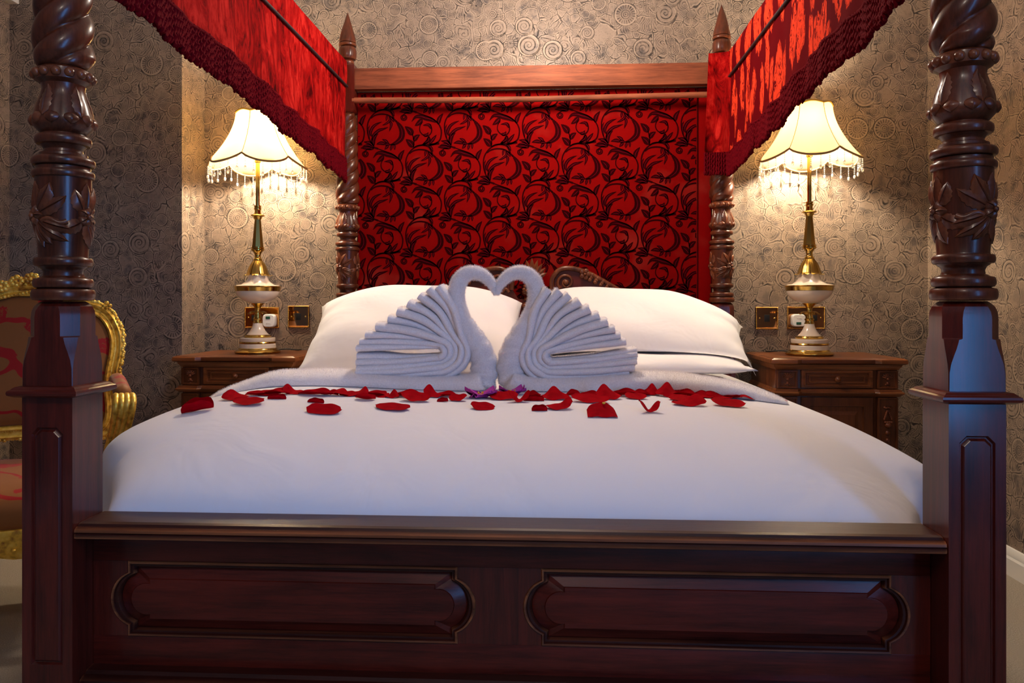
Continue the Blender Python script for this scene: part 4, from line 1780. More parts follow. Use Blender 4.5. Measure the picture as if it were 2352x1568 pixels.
def petal_mesh(form, w, h, dep, seed):
    q = random.Random(seed)
    m = MB()
    nu, nv = 15, 9
    j = [q.uniform(-1, 1) for _ in range(8)]

    def pt(u, v):
        s, t = 2 * u - 1, 2 * v - 1
        wid = sqrt(max(0, 1 - abs(s) ** 2.4)) * .98 + .02
        tt = t * wid
        x = s * w / 2 * (1 + .04 * j[0] * t)
        y = tt * dep
        if form == 'flat':
            z = h * (.30 + .45 * tt + .22 * s * j[1] + .15 * s * s)
        elif form == 'boat':
            z = h * (.16 + .60 * (tt * .5 + .5) ** 1.4 + .24 * s * s * (1 if j[1] > 0 else .4) + .10 * j[2] * s)
        elif form == 'cup':
            z = h * (.15 + .55 * abs(tt) ** 1.5 + .30 * (.5 + .5 * sin(s * 2.4 + j[1] * 2)) * (.5 + .5 * tt))
        elif form == 'roll':
            a = (t * 2.3 + .3)
            y = sin(a) * h * .42 * (wid * .6 + .4)
            z = h * .44 * (wid * .55 + .45) * (1 - cos(a)) + .35 * h * (.5 + .5 * s) * (.6 if j[1] > 0 else .2)
        elif form in ('peakl', 'peakr', 'peakm'):
            s0 = {'peakl': -.72, 'peakr': .78, 'peakm': .1 + .5 * j[3]}[form]
            z = h * (.10 + .80 * math.exp(-((s - s0) / .52) ** 2) * (.5 + .5 * tt) ** .8 + .24 * (.5 + .5 * tt) + .10 * s * s)
        elif form == 'arch':
            z = h * (.30 + .65 * cos(s * 1.4) ** 1.0 * (.65 + .35 * tt) - .25 * s * s)
        elif form == 'dome':
            z = h * (.05 + .92 * sqrt(max(0, 1 - (s * .96) ** 2)) * (.5 + .5 * t))
            y = t * dep
        else:  # vee
            z = h * (.04 + .92 * abs(s - .05) ** 1.1 * (.75 + .25 * tt) + .12 * (tt * .5 + .5))
            y = tt * dep * .8
        z += h * .05 * sin(s * 6 + j[4] * 3) * t
        return Vector((x, y, max(0.0006, z)))
    top = [[pt(i / (nu - 1), k / (nv - 1)) for i in range(nu)] for k in range(nv)]
    th = .0006
    rr = []
    for r in top:
        rr.append([p for p in r] + [p + Vector((0, th * .6, -th)) for p in reversed(r)])
    m.rings(rr)
    return m


row_names = ['first', 'second', 'third', 'fourth', 'fifth', 'sixth', 'seventh', 'eighth', 'ninth', 'tenth', 'eleventh', 'twelfth', 'thirteenth', 'fourteenth', 'fifteenth', 'sixteenth', 'seventeenth', 'eighteenth', 'nineteenth', 'twentieth']
leftrow = sorted([p for p in PET if p[5] is None and p[1] < 1100], key=lambda p: p[0] + p[1])
rightrow = sorted([p for p in PET if p[5] is None and p[1] >= 1100], key=lambda p: -(p[0] + p[1]))
for k, p in enumerate(PET):
    u0, u1, v0, v1, form, lab = p
    if lab is None:
        if p in leftrow:
            i = leftrow.index(p)
            lab = 'red rose petal along the left towel, %s from the left end of the row' % row_names[i]
        else:
            i = rightrow.index(p)
            lab = 'red rose petal along the right towel, %s from the right end of the row' % row_names[i] if i < 20 else 'red rose petal along the right towel, beside the purple flower'
    c = on_duvet((u0 + u1) / 2, v1 - 1)
    d = (c - Vector((CX, CY, CZ))).length
    w_, h_ = (u1 - u0) * d / FPX * (1.16 if p in leftrow or p in rightrow else 1.06), (v1 - v0) * d / FPX * 1.05
    dep = max(.012, min(.026, w_ * .38))
    me = petal_mesh(form, w_, h_ * .97, dep, 40 + k).mesh('rose_petal', M['petal'], 60)
    c.y += dep * .9
    c.z = duvet_z(c.x, c.y)
    sl = (duvet_z(c.x + .01, c.y) - duvet_z(c.x - .01, c.y)) / .02
    o = place(me, 'rose_petal', None, (c.x, c.y, c.z - .0008), (0, -math.atan(sl), random.Random(k).uniform(-.25, .25)))
    tag(o, lab, 'petal', 'rose petals scattered on the duvet')
    if form == 'dome':
        MB().ball((w_ * .08, dep * .55, h_ * .90), .0035, 8, 6, (1.2, 1, .8)).build('petal_base', M['yellow'], o)


def purple(u0, u1, v0, v1, label, seed):
    q = random.Random(seed)
    c = on_duvet((u0 + u1) / 2, v1)
    d = (c - Vector((CX, CY, CZ))).length
    w_, h_ = (u1 - u0) * d / FPX, (v1 - v0) * d / FPX
    c.y += .016
    c.z = duvet_z(c.x, c.y)
    root = thing('purple_flower', label, 'flower', c, 0, 'purple flower heads between the swans')
    for i in range(7):
        a = tau * i / 7 + q.uniform(-.3, .3)
        m = MB()
        Lp = w_ * .5

        def pt(s, t, Lp=Lp, q=q, a=a, i=i):
            wd = Lp * .75 * sin(pi * (s * .80 + .14)) ** .6
            t2 = 2 * t - 1
            z = h_ * (.10 + .95 * s ** .9 * (.62 + .38 * sin(i * 2.1)) + .20 * sin(t * 10 + i) * s)
            x, y = s * Lp, t2 * wd
            return (x * cos(a) - y * sin(a) * .8, (x * sin(a) + y * cos(a)) * .75, max(.001, z))
        sh = slab(lambda s, t, th, f=pt: tuple(Vector(f(s, t)) + Vector((0, 0, -th))), 8, 8, .0008)
        sh.build('petal', M['purple'], root, 60)
    hm = MB()
    for i in range(6):
        hm.ball((q.uniform(-.008, .008), q.uniform(-.012, -.002), h_ * q.uniform(.35, .6)), .0028, 7, 5)
    hm.build('stamens', M['yellow'], root, 180)


purple(1066, 1141, 893, 916, 'purple ruffled flower with yellow stamens at the foot of the left swan neck', 4)
purple(1145, 1208, 889, 908, 'purple ruffled flower at the foot of the right swan neck', 9)

# ------------------------------------------------------------------ bedside cabinets
NZ = .780            # height of the tops
NF = 1.760           # front of the tops
ND = YB - .012 - NF


def nightstand(xc, hw, label, shell=True):
    t = thing('nightstand', label, 'nightstand', (xc, YB - .012, 0), 0, 'carved bedside cabinets')
    D = ND
    k = .145            # half width of the stepped-back middle

    def plan(o, back=0.0):
        return [(-hw - o, 0), (-hw - o, -D - o), (-k - .02 + o * 0, -D - o), (-k, -D + .014 - o), (k, -D + .014 - o), (k + .02, -D - o), (hw + o, -D - o), (hw + o, 0)]
    m = MB()
    m.rings([[(x, y, z) for x, y in plan(o)] for z, o in ((NZ - .026, -.012), (NZ - .0245, -.006), (NZ - .021, -.001), (NZ - .014, .0), (NZ - .006, -.002), (NZ - .003, -.006), (NZ - .003, -.009), (NZ, -.013))])
    m.build('top', M['wood_night_x'], t, 25)
    b = hw - .026
    yb = -D + .030
    MB().box(-b, b, yb + .012, 0, .10, NZ - .026, .002).build('carcass', M['wood_night_z'], t)
    # cove under the top
    m = MB()
    m.rings([[(-b - o, 0, z), (-b - o, yb - o, z), (b + o, yb - o, z), (b + o, 0, z)] for z, o in ((NZ - .048, .000), (NZ - .043, .002), (NZ - .034, .009), (NZ - .026, .012))])
    m.build('cornice', M['wood_night_x'], t, 25)
    # middle moulding
    m = MB()
    zm = .640
    pl = lambda o: [(-b - o, 0), (-b - o, yb - .012 - o), (-k - .015, yb - .012 - o), (-k, yb - o), (k, yb - o), (k + .015, yb - .012 - o), (b + o, yb - .012 - o), (b + o, 0)]
    m.rings([[(x, y, z) for x, y in pl(o)] for z, o in ((zm - .014, .0), (zm - .008, .006), (zm - .004, .012), (zm + .001, .014), (zm + .004, .012), (zm + .006, .007), (zm + .013, .004), (zm + .015, .0))])
    m.build('middle_moulding', M['wood_night_x'], t, 25)
    m = MB()
    m.rings([[(-b - o, 0, z), (-b - o, yb - o, z), (b + o, yb - o, z), (b + o, 0, z)] for z, o in ((0, .014), (.075, .014), (.085, .010), (.095, .008), (.102, .001))])
    m.build('base', M['wood_night_x'], t, 25)
    # drawer
    z0, z1 = zm + .020, NZ - .050
    a, bb, zc = k - .004, (z1 - z0) / 2, (z0 + z1) / 2

    def rect(w, h, d):
        return [(-w, yb + d, zc - h), (w, yb + d, zc - h), (w, yb + d, zc + h), (-w, yb + d, zc + h)]
    dr = MB()
    dr.rings([rect(a, bb, .012), rect(a, bb, .0), rect(a - .010, bb - .006, .0), rect(a - .011, bb - .007, -.004), rect(a - .016, bb - .011, -.004), rect(a - .019, bb - .014, .002), rect(a - .030, bb - .020, .002), rect(a - .031, bb - .021, -.001), rect(a - .036, bb - .025, -.001), rect(a - .037, bb - .026, .002)], True, True)
    dr = dr.build('drawer', M['wood_night_x'], t, 15)
    kn = MB().lathe([(0, .006), (.006, .007), (.010, .011), (.014, .0125), (.018, .0115), (.020, .008), (.021, .0075), (.0235, .005), (.025, .001)], 18)
    kn.xf(Matrix.Translation((0, yb + .002, zc)) @ Matrix.Rotation(pi / 2, 4, 'X'))
    kn.build('knob', M['wood_night_x'], dr, 40)
    # lower door
    z0, z1 = .110, zm - .020
    zc2, bb2 = (z0 + z1) / 2, (z1 - z0) / 2

    def rect2(w, h, d):
        return [(-w, yb + d, zc2 - h), (w, yb + d, zc2 - h), (w, yb + d, zc2 + h), (-w, yb + d, zc2 + h)]
    MB().rings([rect2(a, bb2, .012), rect2(a, bb2, 0), rect2(a - .035, bb2 - .035, 0), rect2(a - .038, bb2 - .038, .006), rect2(a - .055, bb2 - .055, .006), rect2(a - .070, bb2 - .070, .001)], True, True).build('door', M['wood_night_z'], t, 15)
    # carved uprights on both sides
    for sx in (-1, 1):
        xm = sx * (k + (b - k) / 2 + .004)
        pw = (b - k) / 2 - .010
        for (za, zb_) in ((zm + .018, NZ - .050), (.105, zm - .018)):
            pz, ph = (za + zb_) / 2, (zb_ - za) / 2

            def rc(w, h, d):
                return [(xm - w, yb + d, pz - h), (xm + w, yb + d, pz - h), (xm + w, yb + d, pz + h), (xm - w, yb + d, pz + h)]
            MB().rings([rc(pw, ph, .012), rc(pw, ph, -.010), rc(pw - .006, ph - .006, -.010), rc(pw - .009, ph - .009, -.004)], True, True).build('pilaster', M['wood_night_z'], t, 15)
        # shell and drop on the upper one
        zt_ = NZ - .070
        cv = MB()
        for q in range(7):
            aa = lerp(-1.25, 1.25, q / 6)
            for s in range(4):
                rr_ = .006 + s * .0045
                cv.ball((xm + sin(aa) * rr_, yb - .006 - .003 * sin(s), zt_ - .012 + cos(aa) * rr_), .0034, 7, 5, (1, .9, 1))
        cv.ball((xm, yb - .007, zt_ - .014), .007, 10, 6)
        cv.build('carved_shell', M['carved'], t, 180)
        cv = MB()
        cv.ball((xm, yb - .006, zt_ - .031), .0065, 9, 6, (1, .8, 1.1)).ball((xm - .007, yb - .005, zt_ - .036), .004, 8, 5).ball((xm + .007, yb - .005, zt_ - .036), .004, 8, 5).ball((xm, yb - .005, zt_ - .045), .004, 8, 5, (.8, .8, 1.4))
        cv.build('carved_drop', M['carved'], t, 180)
        # swag and fruit drop on the lower one
        cv = MB()
        zl = zm - .060
        cv.tube([(xm - .016, yb - .006, zl + .004), (xm - .008, yb - .008, zl - .001), (xm, yb - .009, zl + .003), (xm + .008, yb - .008, zl - .001), (xm + .016, yb - .006, zl + .004)], .004, 7)
        for d in (-1, 1):
            for s in range(5):
                f = s / 4
                cv.ball((xm + d * (.003 + .011 * f), yb - .007, zl - .014 - .030 * f), .0055 - .001 * f, 8, 6, (.8, .8, 1.5))
        cv.ball((xm, yb - .010, zl - .068), .013, 12, 8, (1.05, .8, .9))
        for q in range(5):
            cv.ball((xm + lerp(-.012, .012, q / 4), yb - .012, zl - .056), .005, 7, 5)
        for q in range(6):
            cv.ball((xm, yb - .006, zl - .10 - q * .03), .010 - q * .0012, 9, 6, (1, .7, 1.1))
        cv.build('carved_drop', M['carved'], t, 180)['kind'] = 'stuff'
    return t


la, lb = P(394, 815, NF).x, P(678, 815, NF).x
ra, rb = P(1772, 828, NF).x, P(2087, 828, NF).x
nightstand((la + lb) / 2, (lb - la) / 2, 'carved mahogany bedside cabinet on the left, under the left lamp')
nightstand((ra + rb) / 2, (rb - ra) / 2, 'carved mahogany bedside cabinet on the right, under the right lamp')

# ------------------------------------------------------------------ table lamps
LS = .000947


def table_lamp(loc, label, seam0, cord_side):
    t = thing('table_lamp', label, 'lamp', loc, 0, 'tall brass and cream bedside lamps')

    def part(name, mat, rows, seg=36, fn=None, sm=30):
        return MB().lathe([((1205 - y) * LS, max(.0005, h * LS)) for y, h in rows], seg, fn=fn).build(name, M[mat], t, sm)
    part('foot', 'brass', [(1205, 100), (1200, 105), (1196, 105), (1192, 101), (1189, 92), (1186, 88), (1183, 87), (1180, 84)])
    part('lower_disc', 'cream', [(1181, 82), (1180, 83), (1163, 83), (1160, 81)])
    part('lower_ring', 'brass', [(1161, 78), (1159, 82), (1155, 84), (1151, 82), (1149, 78)])
    part('upper_disc', 'cream', [(1150, 79), (1148, 80), (1134, 80), (1132, 77), (1131, 60)])
    part('upper_ring', 'brass', [(1132, 57), (1130, 60), (1126, 62), (1121, 59), (1118, 53)])
    part('pedestal', 'cream', [(1120, 51), (1117, 50), (1110, 43), (1100, 35), (1088, 28), (1075, 23), (1064, 21)])
    part('lower_spindle', 'brass', [(1066, 19), (1064, 22), (1060, 22), (1057, 19), (1050, 18), (1046, 21), (1042, 21), (1039, 17), (1025, 15), (1005, 12), (995, 13), (985, 19), (977, 27), (972, 32), (970, 32)])
    # drooping leaf collar
    m = MB()
    for k in range(8):
        a = tau * k / 8 + .2
        c = [Vector(((10 + 38 * f) * LS, 0, (1205 - (1010 + 20 * f * f - 10 * f)) * LS - (.004 * (f > .8))) ) for f in [i / 7 for i in range(8)]]
        c[-1].z += .006
        rr = []
        for i, p in enumerate(c):
            wd = .0085 * sin(pi * (i / 7 * .75 + .2)) + .0006
            rr.append([(p.x, -wd, p.z - .002), (p.x, 0, p.z + .002), (p.x, wd, p.z - .002), (p.x, 0, p.z - .0015)])
        q = MB()
        q.rings(rr)
        q.xf(Matrix.Rotation(a, 4, 'Z'))
        m.add(q.v, q.f)
    m.build('leaf_collar', M['brass_dull'], t, 50)
    part('bowl', 'cream', [(971, 34), (968, 44), (962, 58), (954, 72), (944, 85), (932, 94), (922, 98), (915, 100), (914, 98)])
    part('bowl_band', 'brass', [(915, 97), (914, 102), (897, 105), (894, 108), (891, 107), (890, 100)])
    part('upper_cone', 'cream', [(892, 98), (890, 100), (887, 96), (884, 76), (883, 74), (880, 70), (872, 58), (862, 50), (850, 45), (838, 42), (834, 30)], 64, fn=lambda a, z, r: r * (1 + .03 * cos(8 * a) * (z > (1205 - 878) * LS)))
    # leaf cup
    m = MB()
    for k in range(8):
        a = tau * k / 8 + .15
        rows = [(771, 20, 7), (778, 25, 9), (790, 33, 12), (805, 40, 15), (820, 45, 17), (832, 49, 17.5), (840, 54, 16), (843, 60, 12), (841, 65, 7), (838, 67, 1)]
        rr = []
        for y, h, wd in rows:
            z = (1205 - y) * LS
            r, w_ = h * LS, wd * LS
            rr.append([(r - .001, -w_, z), (r + .0012, -w_ * .55, z), (r + .0002, -w_ * .2, z), (r + .0016, 0, z), (r + .0002, w_ * .2, z), (r + .0012, w_ * .55, z), (r - .001, w_, z), (r - .003, 0, z)])
        q = MB()
        q.rings(rr)
        q.xf(Matrix.Rotation(a, 4, 'Z'))
        m.add(q.v, q.f)
    m.build('leaf_cup', M['brass_dull'], t, 50)
    part('spindle', 'brass', [(836, 30), (772, 17), (769, 21), (765, 21), (760, 17), (752, 14), (740, 15), (730, 21), (724, 28), (722, 31), (717, 31), (715, 27), (712, 30), (708, 30), (706, 26)])
    part('column', 'brass_dull', [(708, 27), (704, 27), (580, 15), (576, 15)], 8, sm=15)
    part('drip_pan', 'brass', [(578, 15), (572, 19), (565, 21), (562, 31), (559, 33), (556, 31), (553, 17), (550, 16), (535, 14), (530, 17), (524, 17), (521, 14), (518, 17), (513, 17), (511, 11)])
    part('stem', 'brass', [(513, 9.5), (300, 9.5)], 16)
    part('socket', 'brass', [(312, 9), (310, 14), (303, 15), (300, 11), (296, 16), (270, 17), (266, 12)], 16)
    part('bulb', 'bulb', [(268, 12), (235, 12), (215, 15), (198, 26), (182, 31), (166, 30), (154, 23), (146, 10)], 16, sm=180)
    # lampshade ------------------------------------------------------------
    ZTOP, ZSEAM, DROP = 1.060, .856, .036
    RT, RB = .094, .203

    def rad(a, f):
        b = ((a - seam0) % (tau / 6)) - pi / 6
        poly = cos(pi / 6) / cos(b)
        return (RT + (RB - RT) * f ** 1.7) * (.45 + .55 * poly)

    def zlow(a):
        b = ((a - seam0) % (tau / 6)) / (tau / 6)
        return ZSEAM - DROP * sin(pi * b) ** .8

    def ztop(a):
        b = ((a - seam0) % (tau / 6)) / (tau / 6)
        return ZTOP + .010 * sin(pi * b)

    def sh(a, f, o=0.0):
        z = lerp(ztop(a), zlow(a), f)
        r = rad(a, f * (ztop(a) - zlow(a)) / (ZTOP - ZSEAM) * .94) + o
        return (r * cos(a), r * sin(a), z)
    nA, nF = 72, 16
    m = MB()
    rr = []
    for i in range(nF):
        rr.append([sh(seam0 + tau * k / nA, i / (nF - 1)) for k in range(nA)])
    for i in reversed(range(nF)):
        rr.append([sh(seam0 + tau * k / nA, i / (nF - 1), -.0015) for k in range(nA)])
    m.rings(rr + [rr[0]], False, False)
    shade = m.build('lampshade', M['shade'], t, 50)
    MB().tube([sh(seam0 + tau * k / nA, 0, .0005) for k in range(nA)], .0042, 8, closed=True).build('top_trim', M['shade_trim_gold'], shade, 180)
    MB().tube([sh(seam0 + tau * k / nA, 1, .0005) for k in range(nA)], .0046, 8, closed=True).build('bottom_trim', M['shade_trim'], shade, 180)
    for k in range(6):
        a = seam0 + tau * k / 6
        MB().tube([sh(a, i / 15, .0006) for i in range(16)], .0013, 6).build('seam', M['shade_trim'], shade, 180)
    # spider holding the shade on the stem
    sp = MB()
    for k in range(3):
        a = seam0 + tau * k / 3
        e = sh(a, .02)
        sp.tube([(0, 0, (1205 - 300) * LS), (e[0] * .55, e[1] * .55, e[2] - .09), (e[0] * .97, e[1] * .97, e[2])], .0015, 6)
    sp.build('shade_carrier', M['brass'], t, 60)
    ns = 36
    st = MB()
    for i in range(5):
        st.ball((0, 0, -.005 - i * .0072), .0031, 6, 4)
    st.ball((0, 0, -.048), .0056, 8, 6, (1, 1, 1.75))
    STR = st.mesh('bead_strand', M['crystal'], 180)
    for k in range(ns):
        a = seam0 + tau * (k + .5) / ns
        e = sh(a, 1, 0)
        place(STR, 'bead_strand', shade, (e[0], e[1], e[2] - .003), (0, 0, 0), (1, 1, 1.0 + .12 * ((k * 7) % 5) / 5))
    MB().tube(catmull([(0, .095, .004), (cord_side * .03, .13, .006), (cord_side * .08, .145, .010), (cord_side * .12, .17, .004), (cord_side * .13, .20, .004)], 6), .0026, 8).build('flex', M['black'], t, 180)
    return t


LY = 1.975
lx, rx_ = P(592, 700, LY).x, P(1859, 700, LY).x
table_lamp((lx, LY, NZ), 'lit brass and cream table lamp with fringed shade, left of the bed', -pi / 2 + .03, 1)
table_lamp((rx_, LY, NZ), 'lit brass and cream table lamp with fringed shade, right of the bed', -pi / 2 + .33, -1)


# ------------------------------------------------------------------ brass plates on the wall
def wall_plate(u0, u1, v0, v1, label, kind):
    a, b = P(u0, v1, YB), P(u1, v0, YB)
    cx_, cz_ = (a.x + b.x) / 2, (a.z + b.z) / 2
    w_, h_ = (b.x - a.x) / 2, (b.z - a.z) / 2
    t = thing('socket_plate', label, 'wall socket', (cx_, YB, cz_), 0, 'brass plates on the wall behind the bed')

    def rc(w, h, d):
        return [(-w, -d, -h), (w, -d, -h), (w, -d, h), (-w, -d, h)]
    MB().rings([rc(w_, h_, 0), rc(w_, h_, .005), rc(w_ - .003, h_ - .003, .007), rc(w_ - .007, h_ - .007, .007), rc(w_ - .008, h_ - .008, .0055)], True, True).build('plate', M['plate'], t, 15)
    rp = MB()
    per = []
    step = .0052
    for i in range(int(2 * w_ / step) + 1):
        per += [(-w_ + .003 + i * step, h_ - .003), (-w_ + .003 + i * step, -h_ + .003)]
    for i in range(int(2 * h_ / step)):
        per += [(w_ - .003, -h_ + .003 + i * step), (-w_ + .003, -h_ + .003 + i * step)]
    for x, z in per:
        if abs(x) <= w_ - .002 and abs(z) <= h_ - .002:
            rp.ball((x, -.007, z), .0027, 6, 4)
    rp.build('rope_border', M['brass'], t, 180)
    for sx in (-1, 1):
        MB().ball((sx * (w_ - .018), -.0065, 0), .0042, 10, 6, (1, .5, 1)).build('screw', M['brass'], t, 180)
    if kind == 'single':
        MB().box(-.012, .012, -.0068, -.003, -.016, .016, .001).build('outlet', M['black'], t)
    else:
        for sx in (-1, 1):
            MB().box(sx * .038 - .012, sx * .038 + .012, -.0068, -.003, -.014, .012, .001).build('outlet', M['black'], t)
            MB().box(sx * .012 - .005, sx * .012 + .005, -.0085, -.003, .006, .022, .001).build('switch', M['black'], t)
    return t


wall_plate(563, 642, 705, 753, 'brass double socket plate half hidden behind the left lamp', 'double')
wall_plate(662, 711, 702, 752, 'square brass plate with one black outlet, right of the left lamp', 'single')
wall_plate(1735, 1787, 705, 756, 'square brass plate with one black outlet, left of the right lamp', 'single')
wall_plate(1807, 1894, 704, 755, 'brass double socket plate half hidden behind the right lamp', 'double')


def plug(u0, u1, v0, v1, label, up):
    yq = YB - .012
    a, b = P(u0, v1, yq), P(u1, v0, yq)
    t = thing('plug_in_adapter', label, 'adapter', ((a.x + b.x) / 2, yq, (a.z + b.z) / 2), 0, 'white plug-in adapters')
    w_, h_ = (b.x - a.x) / 2, (b.z - a.z) / 2

    def oc(s, d, n=28):
        return [(w_ * s * (abs(cos(x)) ** .5) * (1 if cos(x) > 0 else -1), -d, h_ * s * (abs(sin(x)) ** .5) * (1 if sin(x) > 0 else -1)) for x in [tau * i / n for i in range(n)]]
    MB().rings([oc(.92, -.004), oc(1.0, .004), oc(1.0, .022), oc(.97, .030), oc(.88, .033)]).build('casing', M['white_plastic'], t, 40)
    zz = h_ * .45 * up
    MB().box(-w_ * .42, w_ * .30, -.0345, -.032, zz - h_ * .20, zz + h_ * .20, .0005).build('display', M['screen'], t)
    for i in range(3):
        MB().box(-w_ * .30 + i * w_ * .25, -w_ * .30 + i * w_ * .25 + .004, -.0345, -.032, -zz * .8 - .002, -zz * .8 + .002, .0005).build('button', M['white_paint'], t)


plug(608, 636, 721, 751, 'white plug-in adapter with small green screen in the left double socket', 1)
plug(1815, 1846, 721, 750, 'white plug-in adapter with small green screen in the right double socket', -1)


# ------------------------------------------------------------------ gilded armchair
ARM_RZ = radians(20)
chair = thing('armchair', 'gilded carved armchair in gold and red damask, left of the bed', 'armchair', (-1.640, .905, 0), ARM_RZ)
half = [(0, 1.078), (.06, 1.076), (.12, 1.058), (.18, 1.022), (.235, 1.000), (.275, .958), (.300, .895), (.302, .83), (.292, .76), (.288, .70), (.295, .64), (.292, .585), (.270, .540), (.22, .520), (.12, .530)]
loop = [Vector((x, z)) for x, z in half] + [Vector((0, .535))] + [Vector((-x, z)) for x, z in reversed(half[1:])]
loop = [p for p in catmull([Vector((p.x, p.y, 0)) for p in loop], 5, closed=True)]
YBK = .29
TILT = radians(9)


def bk(x, z, f):
    """point on the reclined back; f: forward of its plane"""
    dz = z - .45
    return (x, YBK + dz * sin(TILT) - f * cos(TILT), .45 + dz * cos(TILT) + f * sin(TILT) * -1)


def inward(i):
    n = len(loop)
    d = (loop[(i + 1) % n] - loop[(i - 1) % n]).normalized()
    return Vector((d.y, -d.x, 0)) if True else None


prof = [(-.002, -.018), (-.003, .002), (.000, .013), (.007, .018), (.015, .015), (.020, .010), (.024, .009), (.028, .012), (.030, .020), (.035, .024), (.041, .021), (.045, .010), (.046, -.018)]
n_ = len(loop)
cen = Vector((0, .79, 0))
sgn = 1 if (inward(0).dot(cen - loop[0]) > 0) else -1
fr = MB()
fr.rings([[bk(loop[i].x + inward(i).x * sgn * o, loop[i].y + inward(i).y * sgn * o, f) for o, f in prof] for i in list(range(n_)) + [0]], False, False)
frame = fr.build('back_frame', M['gilt'], chair, 50)
bd = MB()
for i in range(n_):
    for h in (0, .33, .66):
        p = loop[i].lerp(loop[(i + 1) % n_], h)
        q = inward(i) * sgn
        bd.ball(bk(p.x + q.x * .0265, p.y + q.y * .0265, .013), .0030, 6, 4)
bd.build('beading', M['gilt'], frame, 180)['kind'] = 'stuff'
cv = MB()
rq = random.Random(3)
for i in range(n_):
    for h in (0, .5):
        p = loop[i].lerp(loop[(i + 1) % n_], h)
        q = inward(i) * sgn
        e = rq.uniform(-.005, .002)
        cv.ball(bk(p.x + q.x * e, p.y + q.y * e, .008 + rq.uniform(-.004, .004)), rq.uniform(.0055, .0085), 7, 5)
cv.build('carved_edge', M['gilt'], frame, 60)['kind'] = 'stuff'
for k in range(5):
    cr = MB()
    cxk = (k - 2) * .046
    zk = 1.088 - abs(k - 2) ** 1.5 * .010
    for j in range(8):
        a = tau * j / 8
        cr.ball(bk(cxk + .017 * cos(a), zk + .012 + .014 * sin(a), .016), rq.uniform(.008, .011), 8, 6, (1, .7, 1))
    cr.ball(bk(cxk, zk + .012, .024), .007, 8, 6)
    cr.build('carved_rosette', M['gilt'], frame, 60)
cr = MB()
for s in (-1, 1):
    for j in range(16):
        f = j / 15
        cr.ball(bk(s * lerp(.10, .20, f), lerp(1.083, 1.028, f) + rq.uniform(-.004, .008), .014), rq.uniform(.006, .010), 7, 5)
        cr.ball(bk(s * lerp(.0, .17, f), lerp(1.052, 1.012, f), .020), rq.uniform(.005, .008), 7, 5)
    for j in range(6):
        cr.ball(bk(s * (.245 + rq.uniform(-.014, .014)), 1.004 + rq.uniform(-.012, .010), .018), rq.uniform(.006, .010), 7, 5)
        cr.ball(bk(s * (.288 + rq.uniform(-.010, .014)), .545 + rq.uniform(-.018, .018), .018), rq.uniform(.006, .010), 7, 5)
cr.build('carved_foliage', M['gilt'], frame, 60)['kind'] = 'stuff'
up = MB()
inner = [loop[i] + inward(i) * sgn * .043 for i in range(n_)]
rr = []
for s, f in ((1.0, -.006), (.985, .010), (.95, .018), (.85, .028), (.65, .036), (.4, .040), (.15, .042)):
    rr.append([bk(lerp(0, p.x, s), lerp(.79, p.y, s), f) for p in inner])
up.rings(rr, False, True)
up.build('back_upholstery', M['damask'], chair, 180)
rr = [[bk(lerp(0, p.x, s), lerp(.79, p.y, s), -.016) for p in inner] for s in (1.02, .5, .1)]
MB().rings(rr, False, True).build('back_panel', M['damask'], chair, 180)


# seat
def seat_plan(o):
    base = [(-.27, .27), (-.30, .10), (-.335, -.12), (-.33, -.24), (-.22, -.305), (0, -.325), (.22, -.305), (.33, -.24), (.335, -.12), (.30, .10), (.27, .27), (0, .285)]
    c = catmull([Vector((x, y, 0)) for x, y in base], 5, closed=True)
    return [(p.x * (1 + o), p.y * (1 + o)) for p in c]


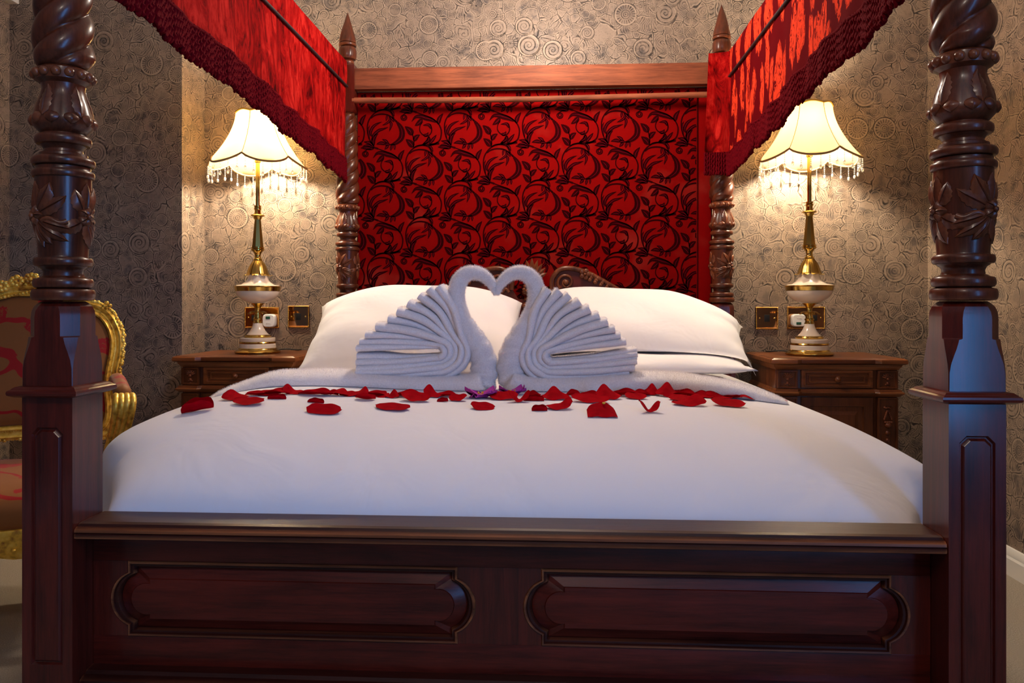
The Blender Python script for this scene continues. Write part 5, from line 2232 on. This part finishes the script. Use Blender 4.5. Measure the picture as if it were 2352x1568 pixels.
m = MB()
m.rings([[(x, y, z) for x, y in seat_plan(o)] for z, o in ((.365, -.03), (.385, -.01), (.42, .0), (.445, -.02), (.460, -.07), (.472, -.18), (.480, -.40), (.484, -.75))])
m.build('seat_cushion', M['damask'], chair, 180)
m = MB()
m.rings([[(x, y, z + (.014 * cos(x * 19) if z < .33 else 0)) for x, y in seat_plan(o)] for z, o in ((.300, -.06), (.300, -.01), (.312, .012), (.330, .010), (.352, .014), (.362, .020), (.370, .014), (.372, -.05))])
rail = m.build('seat_rail', M['gilt'], chair, 40)
m = MB()
pl = seat_plan(.02)
for i in range(0, len(pl)):
    x, y = pl[i]
    m.ball((x, y, .325 + .010 * sin(i * 1.3)), .010 + .004 * sin(i * 2.2), 7, 5, (1, 1, .8))
for sx in (-1, 0, 1):
    for k in range(9):
        a = k * .75
        m.ball((sx * .2 + .003 * (k + 2) * cos(a), -.325 + .02 * abs(sx), .332 + .003 * (k + 2) * sin(a)), .007, 7, 5)
m.build('carved_apron', M['gilt'], rail, 60)['kind'] = 'stuff'
for sx in (-1, 1):
    for (ly, q) in ((-.25, -1), (.24, 1)):
        lg = catmull([(sx * .29, ly, .33), (sx * .315, ly + q * .03, .26), (sx * .295, ly + q * .015, .15), (sx * .275, ly, .06), (sx * .285, ly + q * .02, .012)], 5)
        MB().tube(lg, [lerp(.036, .015, (i / (len(lg) - 1)) ** .7) if i < len(lg) - 3 else .020 for i in range(len(lg))], 12).build('leg', M['gilt'], chair, 60)
    # arm: upholstered pad, reeded scroll, support
    am = catmull([(sx * .285, .315, .705), (sx * .305, .22, .715), (sx * .335, .10, .705), (sx * .365, -.02, .692), (sx * .385, -.10, .685)], 6)
    MB().tube(am, [.017] * (len(am) - 6) + [.018, .019, .020, .021, .022, .021], 10).build('arm_rail', M['gilt'], chair, 60)
    pd = am[5:-5]
    MB().tube([p + Vector((0, 0, .016)) for p in pd], [.012] + [.027] * (len(pd) - 2) + [.012], 12).build('arm_pad', M['damask'], chair, 180)
    m = MB()
    for r in range(4):
        o_ = (r - 1.5) * .0155
        c = catmull([(sx * (.372) + o_, -.065, .705), (sx * .385 + o_, -.115, .712), (sx * .392 + o_ * 1.05, -.150, .695), (sx * .388 + o_, -.150, .660), (sx * .375 + o_ * .9, -.130, .610), (sx * .358 + o_ * .8, -.115, .560), (sx * .345 + o_ * .8, -.125, .480), (sx * .330 + o_ * .8, -.150, .380)], 5)
        m.tube(c, [lerp(.0105, .009, i / (len(c) - 1)) for i in range(len(c))], 9)
    m.build('arm_scroll', M['gilt'], chair, 60)
